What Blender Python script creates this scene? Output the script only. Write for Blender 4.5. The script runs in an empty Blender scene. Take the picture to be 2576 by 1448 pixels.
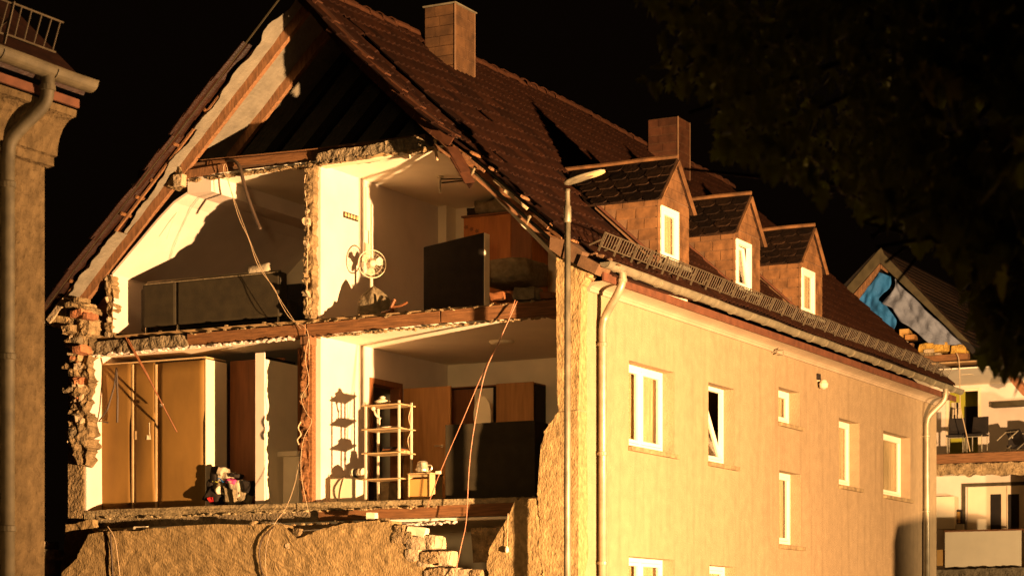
import bpy, bmesh, math, random
from mathutils import Vector, Matrix, noise
random.seed(7)
R = math.radians
C = bpy.context.scene.collection
S = bpy.context.scene

# ------------------------------------------------------------------ camera
# world: X runs along the broken gable, Y along the street front, the house corner stands at the origin
FPX, HOR = 5400.0, 1605.0                     # focal length and horizon row for a 2576 px wide picture
YAW = R(27.76)
V = Vector((-math.sin(YAW), math.cos(YAW), 0)); RT = Vector((math.cos(YAW), math.sin(YAW), 0))
CAM = Vector((13.15, -26.98, 1.6))
cd = bpy.data.cameras.new('camera'); co = bpy.data.objects.new('camera', cd); C.objects.link(co)
co.location = CAM; co.rotation_euler = (R(90), 0, YAW)
cd.sensor_width = 36; cd.lens = 36*FPX/2576; cd.shift_y = (HOR-724)/2576
cd.clip_start = .1; cd.clip_end = 2000
cd.dof.use_dof = True; cd.dof.focus_distance = 32; cd.dof.aperture_fstop = 3.2
S.camera = co
# ------------------------------------------------------------------ night sky, floodlight, exposure
w = bpy.data.worlds.new('World'); S.world = w; w.use_nodes = True
w.node_tree.nodes['Background'].inputs[0].default_value = (.9, .45, .22, 1)
w.node_tree.nodes['Background'].inputs[1].default_value = .0022
def flood(name, loc, target, watts, cone, blend, radius, col=(1, .66, .30)):
    d = bpy.data.lights.new(name, 'SPOT'); d.energy = watts; d.color = col
    d.spot_size = R(cone); d.spot_blend = blend; d.shadow_soft_size = radius
    o = bpy.data.objects.new(name, d); C.objects.link(o); o.location = loc
    o.rotation_euler = (Vector(target)-Vector(loc)).to_track_quat('-Z', 'Y').to_euler()
    return o
flood('floodlight', (16.6, -8.2, 1.0), (0, 10.5, 6.0), 132000, 156, 1.0, .18, (1, .57, .262))
flood('floodlight', (12.4, -30.0, 3.4), (-4.6, 0, 4.3), 8200, 21, .9, .7, (1, .62, .27))   # weak unseen fill lamp behind the camera, added to lift the room shadows
flood('floodlight', (9.5, 13.0, 1.3), (-3.0, 29.0, 6.5), 14000, 88, 1.0, .16, (1, .66, .34))
S.view_settings.view_transform = 'Standard'; S.view_settings.look = 'None'
S.view_settings.exposure = 0; S.view_settings.gamma = 1; S.view_settings.use_curve_mapping = False
S.render.engine = 'CYCLES'
S.cycles.use_denoising = True
try: S.cycles.denoiser = 'OPENIMAGEDENOISE'
except Exception: pass
S.cycles.max_bounces = 12; S.cycles.diffuse_bounces = 9; S.cycles.transparent_max_bounces = 12

# ------------------------------------------------------------------ materials
def mat(name, col, rough=.8, var=.25, scale=6, bump=0, bscale=40, stretch=(1, 1, 1), dist=.02, col2=None, spec=.3, metal=0, detail=4, stain=0, tint=0):
    m = bpy.data.materials.new(name); m.use_nodes = True
    nt = m.node_tree; b = nt.nodes['Principled BSDF']; N = nt.nodes.new; L = nt.links.new
    b.inputs['Roughness'].default_value = rough; b.inputs['Metallic'].default_value = metal
    b.inputs['Specular IOR Level'].default_value = spec
    tc = N('ShaderNodeTexCoord'); mp = N('ShaderNodeMapping'); L(tc.outputs['Object'], mp.inputs[0])
    mp.inputs['Scale'].default_value = stretch
    n1 = N('ShaderNodeTexNoise'); n1.inputs['Scale'].default_value = scale; n1.inputs['Detail'].default_value = detail
    L(mp.outputs[0], n1.inputs['Vector'])
    rp = N('ShaderNodeValToRGB'); c2 = col2 or tuple(c*(1-var) for c in col)
    c1 = col if col2 else tuple(min(1, c*(1+var*.5)) for c in col)
    rp.color_ramp.elements[0].position = .32; rp.color_ramp.elements[1].position = .68
    rp.color_ramp.elements[0].color = (*c2, 1); rp.color_ramp.elements[1].color = (*c1, 1)
    L(n1.outputs['Fac'], rp.inputs[0]); out = rp.outputs[0]
    if stain:
        n3 = N('ShaderNodeTexNoise'); n3.inputs['Scale'].default_value = .7; n3.inputs['Detail'].default_value = 6; n3.inputs['Roughness'].default_value = .65
        mp3 = N('ShaderNodeMapping'); mp3.inputs['Scale'].default_value = (1, 1, .45); L(tc.outputs['Object'], mp3.inputs[0]); L(mp3.outputs[0], n3.inputs['Vector'])
        r3 = N('ShaderNodeMapRange'); r3.inputs[1].default_value = .35; r3.inputs[2].default_value = .7
        r3.inputs[3].default_value = 1-stain; r3.inputs[4].default_value = 1.0; L(n3.outputs['Fac'], r3.inputs[0])
        mx = N('ShaderNodeMix'); mx.data_type = 'RGBA'; mx.blend_type = 'MULTIPLY'; mx.inputs[0].default_value = 1
        L(out, mx.inputs[6]); L(r3.outputs[0], mx.inputs[7]); out = mx.outputs[2]
    if name == 'facade_render':
        n5 = N('ShaderNodeTexNoise'); n5.inputs['Scale'].default_value = 1.0; n5.inputs['Detail'].default_value = 5
        mp5 = N('ShaderNodeMapping'); mp5.inputs['Scale'].default_value = (1, 5.5, .32); L(tc.outputs['Object'], mp5.inputs[0]); L(mp5.outputs[0], n5.inputs['Vector'])
        r5 = N('ShaderNodeMapRange'); r5.inputs[1].default_value = .28; r5.inputs[2].default_value = .5; r5.inputs[3].default_value = .84; r5.inputs[4].default_value = 1
        L(n5.outputs['Fac'], r5.inputs[0]); mx = N('ShaderNodeMix'); mx.data_type = 'RGBA'; mx.blend_type = 'MULTIPLY'; mx.inputs[0].default_value = 1
        L(out, mx.inputs[6]); L(r5.outputs[0], mx.inputs[7]); out = mx.outputs[2]
    if tint:
        oi = N('ShaderNodeObjectInfo'); r4 = N('ShaderNodeMapRange'); r4.inputs[3].default_value = 1-tint; r4.inputs[4].default_value = 1+tint*.6
        L(oi.outputs['Random'], r4.inputs[0])
        mx = N('ShaderNodeMix'); mx.data_type = 'RGBA'; mx.blend_type = 'MULTIPLY'; mx.inputs[0].default_value = 1
        L(out, mx.inputs[6]); L(r4.outputs[0], mx.inputs[7]); out = mx.outputs[2]
    L(out, b.inputs['Base Color'])
    if bump:
        n2 = N('ShaderNodeTexNoise'); n2.inputs['Scale'].default_value = bscale; n2.inputs['Detail'].default_value = 3
        L(mp.outputs[0], n2.inputs['Vector'])
        bp = N('ShaderNodeBump'); bp.inputs['Strength'].default_value = bump; bp.inputs['Distance'].default_value = dist
        L(n2.outputs['Fac'], bp.inputs['Height']); L(bp.outputs[0], b.inputs['Normal'])
    return m
M = {}
M['roughcast'] = mat('roughcast', (.34, .235, .105), .95, .35, 14, .9, 32, (1.2, 1.2, .8), .017, spec=.1, stain=.22)
M['facade'] = mat('facade_render', (.30, .221, .127), .95, .10, 5, .6, 40, (1, 1, 1), .02, spec=.1, stain=.10)
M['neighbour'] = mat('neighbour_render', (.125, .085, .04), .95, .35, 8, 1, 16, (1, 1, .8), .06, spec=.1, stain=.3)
M['cove'] = mat('painted_cove', (.35, .27, .175), .9, .12, 2, .15, 30, stain=.15)
M['whitewall'] = mat('white_wall', (.68, .58, .47), .9, .08, 2, .08, 30, spec=.15, stain=.08)
M['greywall'] = mat('pale_wall', (.80, .70, .50), .9, .1, 2, .08, 30, spec=.15)
M['ceiling'] = mat('ceiling_paint', (.84, .75, .57), .9, .06, 2, .1, 25)
M['mortar'] = mat('mortar_rubble', (.27, .19, .095), .95, .5, 7, 1, 22, dist=.06, spec=.1, tint=.25)
M['concrete'] = mat('concrete', (.22, .17, .10), .95, .4, 8, 1, 26, dist=.05, spec=.1, tint=.15)
M['brick'] = mat('red_brick', (.34, .14, .06), .9, .3, 10, .8, 30, dist=.03, tint=.3)
M['block'] = mat('cut_block', (.42, .32, .19), .95, .25, 9, .8, 24, dist=.03, tint=.15)
M['beam'] = mat('beam_timber', (.19, .085, .03), .8, .45, 5, .35, 30, (.6, 5, 7), .02, tint=.1)
M['rafter'] = mat('rafter_timber', (.215, .105, .045), .8, .4, 6, .4, 30, (5, 5, 1), .02, tint=.15)
M['paleboard'] = mat('pale_board', (.55, .42, .24), .85, .25, 8, .3, 30, (3, 1, 3), .01)
M['membrane'] = mat('roof_membrane', (.17, .15, .11), .8, .2, 5, .6, 14, dist=.03)
M['tile'] = mat('roof_tile', (.023, .0074, .0028), .45, .4, 9, .5, 40, dist=.01, spec=.5, tint=.45)
M['tilered'] = mat('verge_tile', (.060, .022, .009), .5, .35, 6, .3, 30, dist=.01, spec=.45, tint=.25)
M['slate'] = mat('dormer_slate', (.020, .0095, .0042), .85, .5, 9, .8, 30, dist=.015, spec=.12, tint=.5)
M['clad'] = mat('dormer_cladding', (.20, .094, .033), .8, .5, 5, .25, 30, dist=.01, stain=.5, tint=.14)
M['chim'] = mat('chimney_cladding', (.115, .055, .019), .8, .4, 5, .3, 30, dist=.01, stain=.45, tint=.16)
M['zinc'] = mat('zinc_gutter', (.20, .175, .115), .5, .3, 6, .2, 20, dist=.01, metal=.35, spec=.5)
M['zincpipe'] = mat('zinc_pipe', (.28, .235, .15), .42, .25, 5, .15, 20, dist=.01, metal=.3, spec=.5)
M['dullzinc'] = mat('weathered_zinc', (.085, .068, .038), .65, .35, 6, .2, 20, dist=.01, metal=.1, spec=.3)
M['galv'] = mat('galvanised_post', (.22, .19, .125), .5, .35, 9, .2, 20, (1, 1, .5), .01, metal=.45, spec=.5)
M['guard'] = mat('snow_guard_wire', (.085, .066, .04), .6, .3, 9, metal=.2)
M['redboard'] = mat('red_fascia', (.10, .036, .016), .8, .3, 6, .2, 30)
M['eavebox'] = mat('eave_box', (.12, .065, .03), .85, .3, 5, .2, 30, tint=.2)
M['upvc'] = mat('white_upvc', (.84, .75, .57), .4, .04, 3, spec=.4)
M['sill'] = mat('stone_sill', (.26, .19, .095), .9, .4, 7, .4, 30)
M['curtain'] = mat('curtain', (.62, .48, .27), .9, .2, 7, stretch=(1, 3, .3))
M['dark'] = mat('dark_cloth', (.018, .012, .007), .9, .4, 6, .3, 30)
M['sofa'] = mat('sofa_back', (.030, .022, .009), .75, .3, 5, .2, 60)
M['black'] = mat('black_panel', (.012, .008, .005), .7, .4, 4)
M['hardboard'] = mat('hardboard', (.24, .128, .027), .75, .2, 2.5, .1, 40, (1, 1, .35), .01, stain=.28)
M['edge'] = mat('panel_edge', (.52, .36, .17), .8, .15, 6)
M['beech'] = mat('beech_door', (.36, .175, .05), .6, .2, 6, stretch=(3, 3, .3))
M['cherry'] = mat('cherry_wardrobe', (.42, .15, .035), .6, .2, 6, stretch=(3, 3, .3))
M['doorbrown'] = mat('door_frame_brown', (.20, .075, .025), .6, .25, 6, stretch=(3, 3, .3))
M['pine'] = mat('pine_shelf', (.44, .30, .14), .7, .2, 8, stretch=(1, 4, 4))
M['whiteboard'] = mat('white_board', (.74, .62, .42), .7, .05, 3, tint=.04)
M['orange'] = mat('orange_panel', (.48, .27, .075), .7, .1, 4)
M['plastic'] = mat('pale_plastic', (.54, .46, .31), .5, .1, 5)
M['cloth'] = mat('pale_cloth', (.36, .30, .20), .9, .25, 12, .5, 30, dist=.02)
M['oldcloth'] = mat('grey_cloth', (.20, .155, .085), .9, .35, 10, .6, 20, dist=.03)
M['cable'] = mat('white_cable', (.46, .33, .19), .6, .1, 5)
M['copper'] = mat('brown_cable', (.36, .15, .075), .45, .2, 5, spec=.5)
M['hose'] = mat('dark_hose', (.055, .035, .02), .5, .2, 5)
M['floorwood'] = mat('floor_boards', (.34, .22, .10), .7, .3, 5, stretch=(1, 4, 1))
M['screed'] = mat('floor_edge', (.30, .23, .12), .9, .35, 8, .7, 24, (1, 1, 2), .03)
M['bluetarp'] = mat('blue_tarp', (.009, .11, .30), .8, .25, 3, .4, 7, dist=.06, spec=.5)
M['greytarp'] = mat('grey_tarp', (.14, .155, .20), .75, .2, 3, .5, 7, dist=.06, spec=.5)
M['green'] = mat('green_wall', (.42, .40, .04), .9, .1, 3)
M['insul'] = mat('insulation', (.46, .27, .05), .95, .4, 9, .9, 24, dist=.05)
M['asphalt'] = mat('asphalt', (.055, .05, .045), .95, .3, 5, .3, 60)
M['leaf'] = mat('leaf', (.24, .23, .035), .55, .4, 1.3, col2=(.025, .03, .006), detail=2, tint=.5, spec=.3)  # noise puts lit and unlit leaf clusters into the crown's colour
M['leafpale'] = mat('pale_leaf', (.26, .27, .04), .55, .35, 3, tint=.6, spec=.3)  # brighter leaf copy, light on scattered leaves put into the colour
M['bark'] = mat('bark', (.06, .04, .025), .95, .4, 9, .8, 20)
M['red'] = mat('red_cloth', (.36, .012, .012), .8, .2, 5)
M['pink'] = mat('pink_cloth', (.52, .06, .20), .8, .2, 5)
M['olive'] = mat('verge_board', (.06, .047, .022), .85, .3, 5, tint=.15)
M['steel'] = mat('steel', (.6, .52, .36), .3, .1, 5, metal=.6, spec=.5)
M['palemirror'] = mat('mirror_pale', (.78, .70, .50), .35, .05, 3)  # even pale colour for the oval mirror
M['picture'] = mat('picture_print', (.10, .05, .015), .5, .5, 9, col2=(.46, .26, .05))
def leafy(m, tc=(.14, .17, .02, 1)):                                    # light passes through the blade
    nt = m.node_tree; b = nt.nodes['Principled BSDF']; o = nt.nodes['Material Output']
    t = nt.nodes.new('ShaderNodeBsdfTranslucent'); t.inputs[0].default_value = tc
    mx = nt.nodes.new('ShaderNodeMixShader'); mx.inputs[0].default_value = .45
    nt.links.new(b.outputs[0], mx.inputs[1]); nt.links.new(t.outputs[0], mx.inputs[2]); nt.links.new(mx.outputs[0], o.inputs[0])
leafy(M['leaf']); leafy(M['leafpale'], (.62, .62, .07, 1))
def glassmat():
    m = bpy.data.materials.new('window_glass'); m.use_nodes = True; nt = m.node_tree; nt.nodes.clear()
    N = nt.nodes.new; L = nt.links.new
    o = N('ShaderNodeOutputMaterial'); mx = N('ShaderNodeMixShader'); t = N('ShaderNodeBsdfTransparent'); g = N('ShaderNodeBsdfGlossy')
    lw = N('ShaderNodeLayerWeight'); lw.inputs[0].default_value = .35; f = N('ShaderNodeMath'); f.operation = 'MULTIPLY'; f.inputs[1].default_value = .35
    L(lw.outputs['Facing'], f.inputs[0]); g.inputs['Roughness'].default_value = .03
    t.inputs[0].default_value = (.88, .88, .86, 1)
    L(f.outputs[0], mx.inputs[0]); L(t.outputs[0], mx.inputs[1]); L(g.outputs[0], mx.inputs[2]); L(mx.outputs[0], o.inputs[0])
    return m
M['glass'] = glassmat()

# ------------------------------------------------------------------ geometry helpers
def ray(px, py): return V + RT*((px-1288)/FPX) + Vector((0, 0, (HOR-py)/FPX))
def G(px, py, Y=0.0):                          # point of a plane parallel to the gable
    d = ray(px, py); return CAM + d*((Y-CAM.y)/d.y)
def F(px, py, X=0.0):                          # point of a plane parallel to the street front
    d = ray(px, py); return CAM + d*((X-CAM.x)/d.x)
def wloc(o):
    v = Vector((0, 0, 0))
    while o: v += o.location; o = o.parent
    return v
def tag(o, label=None, cat=None, group=None, kind=None):
    if label: o['label'] = label
    if cat: o['category'] = cat
    if group: o['group'] = group
    if kind: o['kind'] = kind
    return o
def thing(name, label, cat, loc=(0, 0, 0), group=None):
    o = bpy.data.objects.new(name, None); C.objects.link(o); o.location = loc; o.empty_display_size = .2
    return tag(o, label, cat, group)
class MB:
    def __init__(s): s.v = []; s.f = []
    def add(s, vs, fs):
        n = len(s.v); s.v += [Vector(p) for p in vs]; s.f += [tuple(i+n for i in f) for f in fs]; return s
    def box(s, a, b):
        x0, y0, z0 = a; x1, y1, z1 = b
        return s.add([(x0, y0, z0), (x1, y0, z0), (x1, y1, z0), (x0, y1, z0), (x0, y0, z1), (x1, y0, z1), (x1, y1, z1), (x0, y1, z1)],
                     [(0, 3, 2, 1), (4, 5, 6, 7), (0, 1, 5, 4), (1, 2, 6, 5), (2, 3, 7, 6), (3, 0, 4, 7)])
    def hexa(s, q0, q1):                       # two quads joined into a solid
        return s.add(list(q0)+list(q1), [(3, 2, 1, 0), (4, 5, 6, 7), (0, 1, 5, 4), (1, 2, 6, 5), (2, 3, 7, 6), (3, 0, 4, 7)])
    def beam(s, a, b, wd, ht, up=(0, 0, 1)):    # rectangular bar from a to b
        a = Vector(a); b = Vector(b); d = (b-a).normalized(); u = Vector(up); sd = d.cross(u).normalized()*wd/2; u2 = sd.cross(d).normalized()*ht/2
        return s.hexa([a-sd-u2, a+sd-u2, a+sd+u2, a-sd+u2], [b-sd-u2, b+sd-u2, b+sd+u2, b-sd+u2])
    def prism(s, pts, off):                    # closed outline pushed along off
        n = len(pts); off = Vector(off)
        return s.add([Vector(p) for p in pts]+[Vector(p)+off for p in pts],
                     [tuple(range(n)), tuple(range(2*n-1, n-1, -1))]+[(i, i+n, (i+1) % n+n, (i+1) % n) for i in range(n)])
    def tube(s, pts, r, n=6, cap=True):
        pts = [Vector(p) for p in pts]; m = len(pts); rs = r if isinstance(r, (list, tuple)) else [r]*m
        vs = []; ref = None
        for i, p in enumerate(pts):
            t = (pts[min(i+1, m-1)]-pts[max(i-1, 0)])
            t = t.normalized() if t.length > 1e-9 else Vector((0, 0, 1))
            if ref is None: ref = t.orthogonal().normalized()
            ref = (ref-t*ref.dot(t)).normalized(); b = t.cross(ref)
            vs += [p+(ref*math.cos(2*math.pi*k/n)+b*math.sin(2*math.pi*k/n))*rs[i] for k in range(n)]
        fs = [(i*n+k, i*n+(k+1) % n, (i+1)*n+(k+1) % n, (i+1)*n+k) for i in range(m-1) for k in range(n)]
        if cap: fs += [tuple(range(n-1, -1, -1)), tuple(range((m-1)*n, m*n))]
        return s.add(vs, fs)
    def lathe(s, c, prof, n=16, ax=None):       # prof = (radius, height) pairs about the axis ax through c
        c = Vector(c); q = Vector(ax or (0, 0, 1)).to_track_quat('Z', 'Y'); vs = []
        for r, h in prof: vs += [c+q @ Vector((r*math.cos(2*math.pi*k/n), r*math.sin(2*math.pi*k/n), h)) for k in range(n)]
        m = len(prof)
        fs = [(i*n+k, i*n+(k+1) % n, (i+1)*n+(k+1) % n, (i+1)*n+k) for i in range(m-1) for k in range(n)]
        return s.add(vs, fs+[tuple(range(n-1, -1, -1)), tuple(range((m-1)*n, m*n))])
    def sheet(s, fn, nu, nv, th=0):             # fn(u, v) -> point, a gridded cloth; th thickens it
        vs = [Vector(fn(i/nu, j/nv)) for j in range(nv+1) for i in range(nu+1)]
        fs = [(j*(nu+1)+i, j*(nu+1)+i+1, (j+1)*(nu+1)+i+1, (j+1)*(nu+1)+i) for j in range(nv) for i in range(nu)]
        return s.add(vs, fs)
    def rough(s, c, size, seed=0, amp=.25, sub=2, rot=0):   # broken lump of masonry
        bm = bmesh.new(); bmesh.ops.create_cube(bm, size=1)
        bmesh.ops.subdivide_edges(bm, edges=bm.edges[:], cuts=sub, use_grid_fill=True)
        c = Vector(c); rm = Matrix.Rotation(rot, 3, 'Y'); k = min(size)
        off = Vector((seed*3.1, seed*1.7, seed*2.3))
        vs = []
        for v in bm.verts:
            p = v.co.copy(); l = p.length; p = p*(1-.28*max(0, l-.6))
            p = Vector((p.x*size[0], p.y*size[1], p.z*size[2]))
            p += noise.noise_vector(p*(1.1/k)+off)*amp*k
            vs.append(c+rm @ p)
        bm.verts.index_update(); fs = [[v.index for v in f.verts] for f in bm.faces]; bm.free()
        return s.add(vs, fs)
    def build(s, name, m, parent=None, bevel=0, smooth=False, solid=0):
        off = wloc(parent); me = bpy.data.meshes.new(name)
        me.from_pydata([tuple(p-off) for p in s.v], [], s.f); me.validate(); me.update()
        bm = bmesh.new(); bm.from_mesh(me); bmesh.ops.recalc_face_normals(bm, faces=bm.faces[:])
        big = [f for f in bm.faces if len(f.verts) > 4]
        if big: bmesh.ops.triangulate(bm, faces=big)
        bm.to_mesh(me); bm.free()
        if smooth:
            for p in me.polygons: p.use_smooth = True
        return link(name, me, m, parent, bevel, solid)
def link(name, me, m, parent=None, bevel=0, solid=0):
    if m and not me.materials: me.materials.append(M[m] if isinstance(m, str) else m)
    o = bpy.data.objects.new(name, me); C.objects.link(o); o.parent = parent
    if solid: md = o.modifiers.new('thick', 'SOLIDIFY'); md.thickness = solid; md.offset = 0
    if bevel:
        md = o.modifiers.new('bevel', 'BEVEL'); md.width = bevel; md.segments = 2; md.limit_method = 'ANGLE'; md.angle_limit = R(40)
    return o
def inst(name, src, mtx, parent=None):           # another object sharing a mesh
    o = bpy.data.objects.new(name, src.data if hasattr(src, 'data') else src); C.objects.link(o); o.parent = parent
    t = Matrix.Translation(-wloc(parent)) @ mtx; o.matrix_basis = t; return o
def boxo(name, a, b, m, parent=None, bevel=.004):
    return MB().box(a, b).build(name, m, parent, bevel)
def rag(pts, step, amp, seed, skip=()):          # roughen an outline
    out = []; n = len(pts); rnd = random.Random(seed)
    for i in range(n):
        a = Vector(pts[i]); b = Vector(pts[(i+1) % n]); out.append(a)
        if i in skip: continue
        k = int((b-a).length/step); t = (b-a); nn = Vector((-t.y, t.x))
        nn = nn.normalized() if nn.length else nn
        for j in range(1, k):
            out.append(a+t*(j/k+rnd.uniform(-.3, .3)/k)+nn*rnd.uniform(-amp, amp))
    return out
def broken(name, pts, Y0, depth, m, parent, cell=.12, amp=.03, seed=0, step=9, ragamp=3, skip=(), plane=G):
    # a masonry slice: outline given as seen on its plane, roughened edge, uneven face, real thickness
    pr = rag(pts, step, ragamp, seed, skip) if ragamp else [Vector(p) for p in pts]
    P = [plane(p.x, p.y, Y0) for p in pr]
    bm = bmesh.new(); f = bm.faces.new([bm.verts.new(p) for p in P]); bmesh.ops.triangulate(bm, faces=[f])
    for _ in range(6):
        es = [e for e in bm.edges if e.calc_length() > cell]
        if not es: break
        bmesh.ops.subdivide_edges(bm, edges=es, cuts=1); bmesh.ops.triangulate(bm, faces=bm.faces[:])
    ax = Vector((0, 1, 0)) if plane is G else Vector((-1, 0, 0))
    bset = {v for e in bm.edges if len(e.link_faces) == 1 for v in e.verts}
    ring = [e for e in bm.edges if len(e.link_faces) == 1]
    o3 = Vector((seed*5.3, seed*2.1, seed))
    if amp:
        for v in bm.verts:
            k = noise.noise(v.co*5+o3)*amp+noise.noise(v.co*13+o3)*amp*.6
            v.co = v.co+ax*k
    r = bmesh.ops.extrude_edge_only(bm, edges=ring)
    nv = [g for g in r['geom'] if isinstance(g, bmesh.types.BMVert)]
    for v in nv:
        v.co += ax*(depth*(.85+.3*noise.noise(v.co*4+o3)) if amp else depth)
        if amp: v.co += noise.noise_vector(v.co*7+o3)*amp*.8
    bmesh.ops.holes_fill(bm, edges=[e for e in bm.edges if len(e.link_faces) == 1])
    bmesh.ops.recalc_face_normals(bm, faces=bm.faces[:])
    off = wloc(parent)
    for v in bm.verts: v.co -= off
    me = bpy.data.meshes.new(name); bm.to_mesh(me); bm.free()
    return link(name, me, m, parent)
def smooth_line(pts, k=6):
    P = [Vector(p) for p in pts]; out = []
    for i in range(len(P)-1):
        a = P[max(i-1, 0)]; b = P[i]; c = P[i+1]; d = P[min(i+2, len(P)-1)]
        for j in range(k):
            t = j/k
            out.append(.5*((2*b)+(c-a)*t+(2*a-5*b+4*c-d)*t*t+(3*b-a-3*c+d)*t**3))
    return out+[P[-1]]
def cable(name, label, pts, Y, r, m, cat='cable', group=None, parent=None):
    ys = Y if isinstance(Y, (list, tuple)) else [Y]*len(pts)
    P = smooth_line([G(p[0], p[1], y) for p, y in zip(pts, ys)])
    o = MB().tube(P, r, 6).build(name, m, parent, smooth=True)
    if not parent: tag(o, label, cat, group)
    return o
def smst(a, b, x):
    t = max(0, min(1, (x-a)/(b-a))); return t*t*(3-2*t)

# ------------------------------------------------------------------ ground
g = MB().add([(-700, -700, 0), (700, -700, 0), (700, 700, 0), (-700, 700, 0)], [(0, 1, 2, 3)]).build('ground', 'asphalt'); g['kind'] = 'structure'

def heap(u, v):
    x = -10.5+11.5*u; y = -10.2+9.6*v; e = min(1, 6*u, 6*(1-u), 5*v, 5*(1-v))
    return (x, y, .004+e*max(.05, .75+.7*noise.noise(Vector((x*.45, y*.45, 2)))+.25*noise.noise(Vector((x*1.9, y*1.9, 5)))))
o = MB().sheet(heap, 70, 60).build('rubble', 'block'); o['kind'] = 'stuff'  # unseen heap, added to bounce floodlight up into the rooms
# ================================================================== the damaged house
HL = 17.2                                        # length of the street front
H = thing('damaged_house', 'torn open yellow house in the middle with its gable wall gone and rooms exposed', 'house')
ZF, ZC, ZU, ZA, ZT = 3.63, 6.19, 6.44, 8.80, 9.04    # lower floor, its ceiling, upper floor, its ceiling, attic floor
XP, XPL, XW = -4.62, -4.78, -9.02                # party wall faces, inside of the far outer wall
YB, YR = .40, 4.45                               # torn edge of the floors, back wall of the front rooms

# ---- street front with window openings
def fy(px, X=0): return F(px, 1000, X).y
def fz(px, py, X=0): return F(px, py, X).z
WIN = [  # pixel of near jamb, far jamb, head, sill, kind
    ('double', 1582, 1697, 905, 1118), ('tilt', 1782, 1849, 960.5, 1158), ('single', 1958.5, 2012, 971.5, 1058),
    ('single', 2110.5, 2162, 1050, 1216.5), ('single', 2222, 2290, 1082, 1241.5), ('single', 1960.5, 2015, 1181.5, 1366.5),
    ('double', 1582, 1697, 1398, 1616), ('single', 1785, 1852, 1420, 1625)]
holes = []
for k, a, b, t, s_ in WIN: holes.append((fy(a), fy(b), fz(a, s_), fz(a, t)))
def wall_with_holes(name, x1, x0, y0, y1, z0, z1, holes, m, parent):
    ys = sorted({y0, y1, *[h[0] for h in holes], *[h[1] for h in holes], *[y0+(y1-y0)*i/8 for i in range(1, 8)]})
    zs = sorted({z0, z1, *[h[2] for h in holes], *[h[3] for h in holes]})
    mb = MB()
    def solid(y, z): return not any(h[0] < y < h[1] and h[2] < z < h[3] for h in holes)
    for i in range(len(ys)-1):
        for j in range(len(zs)-1):
            a, b, c, d = ys[i], ys[i+1], zs[j], zs[j+1]
            if not solid((a+b)/2, (c+d)/2): continue
            mb.add([(x1, a, c), (x1, b, c), (x1, b, d), (x1, a, d)], [(0, 1, 2, 3)])
            mb.add([(x0, a, c), (x0, b, c), (x0, b, d), (x0, a, d)], [(3, 2, 1, 0)])
    for a, b, c, d in holes+[(y0, y1, z0, z1)]:
        for p, q in (((a, c), (b, c)), ((b, c), (b, d)), ((b, d), (a, d)), ((a, d), (a, c))):
            mb.add([(x1, *p), (x1, *q), (x0, *q), (x0, *p)], [(0, 1, 2, 3)])
    bm = bmesh.new(); me = bpy.data.meshes.new(name)
    me.from_pydata([tuple(v) for v in mb.v], [], mb.f); bm.from_mesh(me)
    bmesh.ops.remove_doubles(bm, verts=bm.verts[:], dist=.0005); bmesh.ops.recalc_face_normals(bm, faces=bm.faces[:]); bm.to_mesh(me); bm.free()
    return link(name, me, m, parent)
ZCOV = fz(1563, 760)                             # foot of the coved cornice
wall_with_holes('facade_wall', 0, -.30, 0, HL, 0, ZCOV, holes, 'facade', H)
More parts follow.
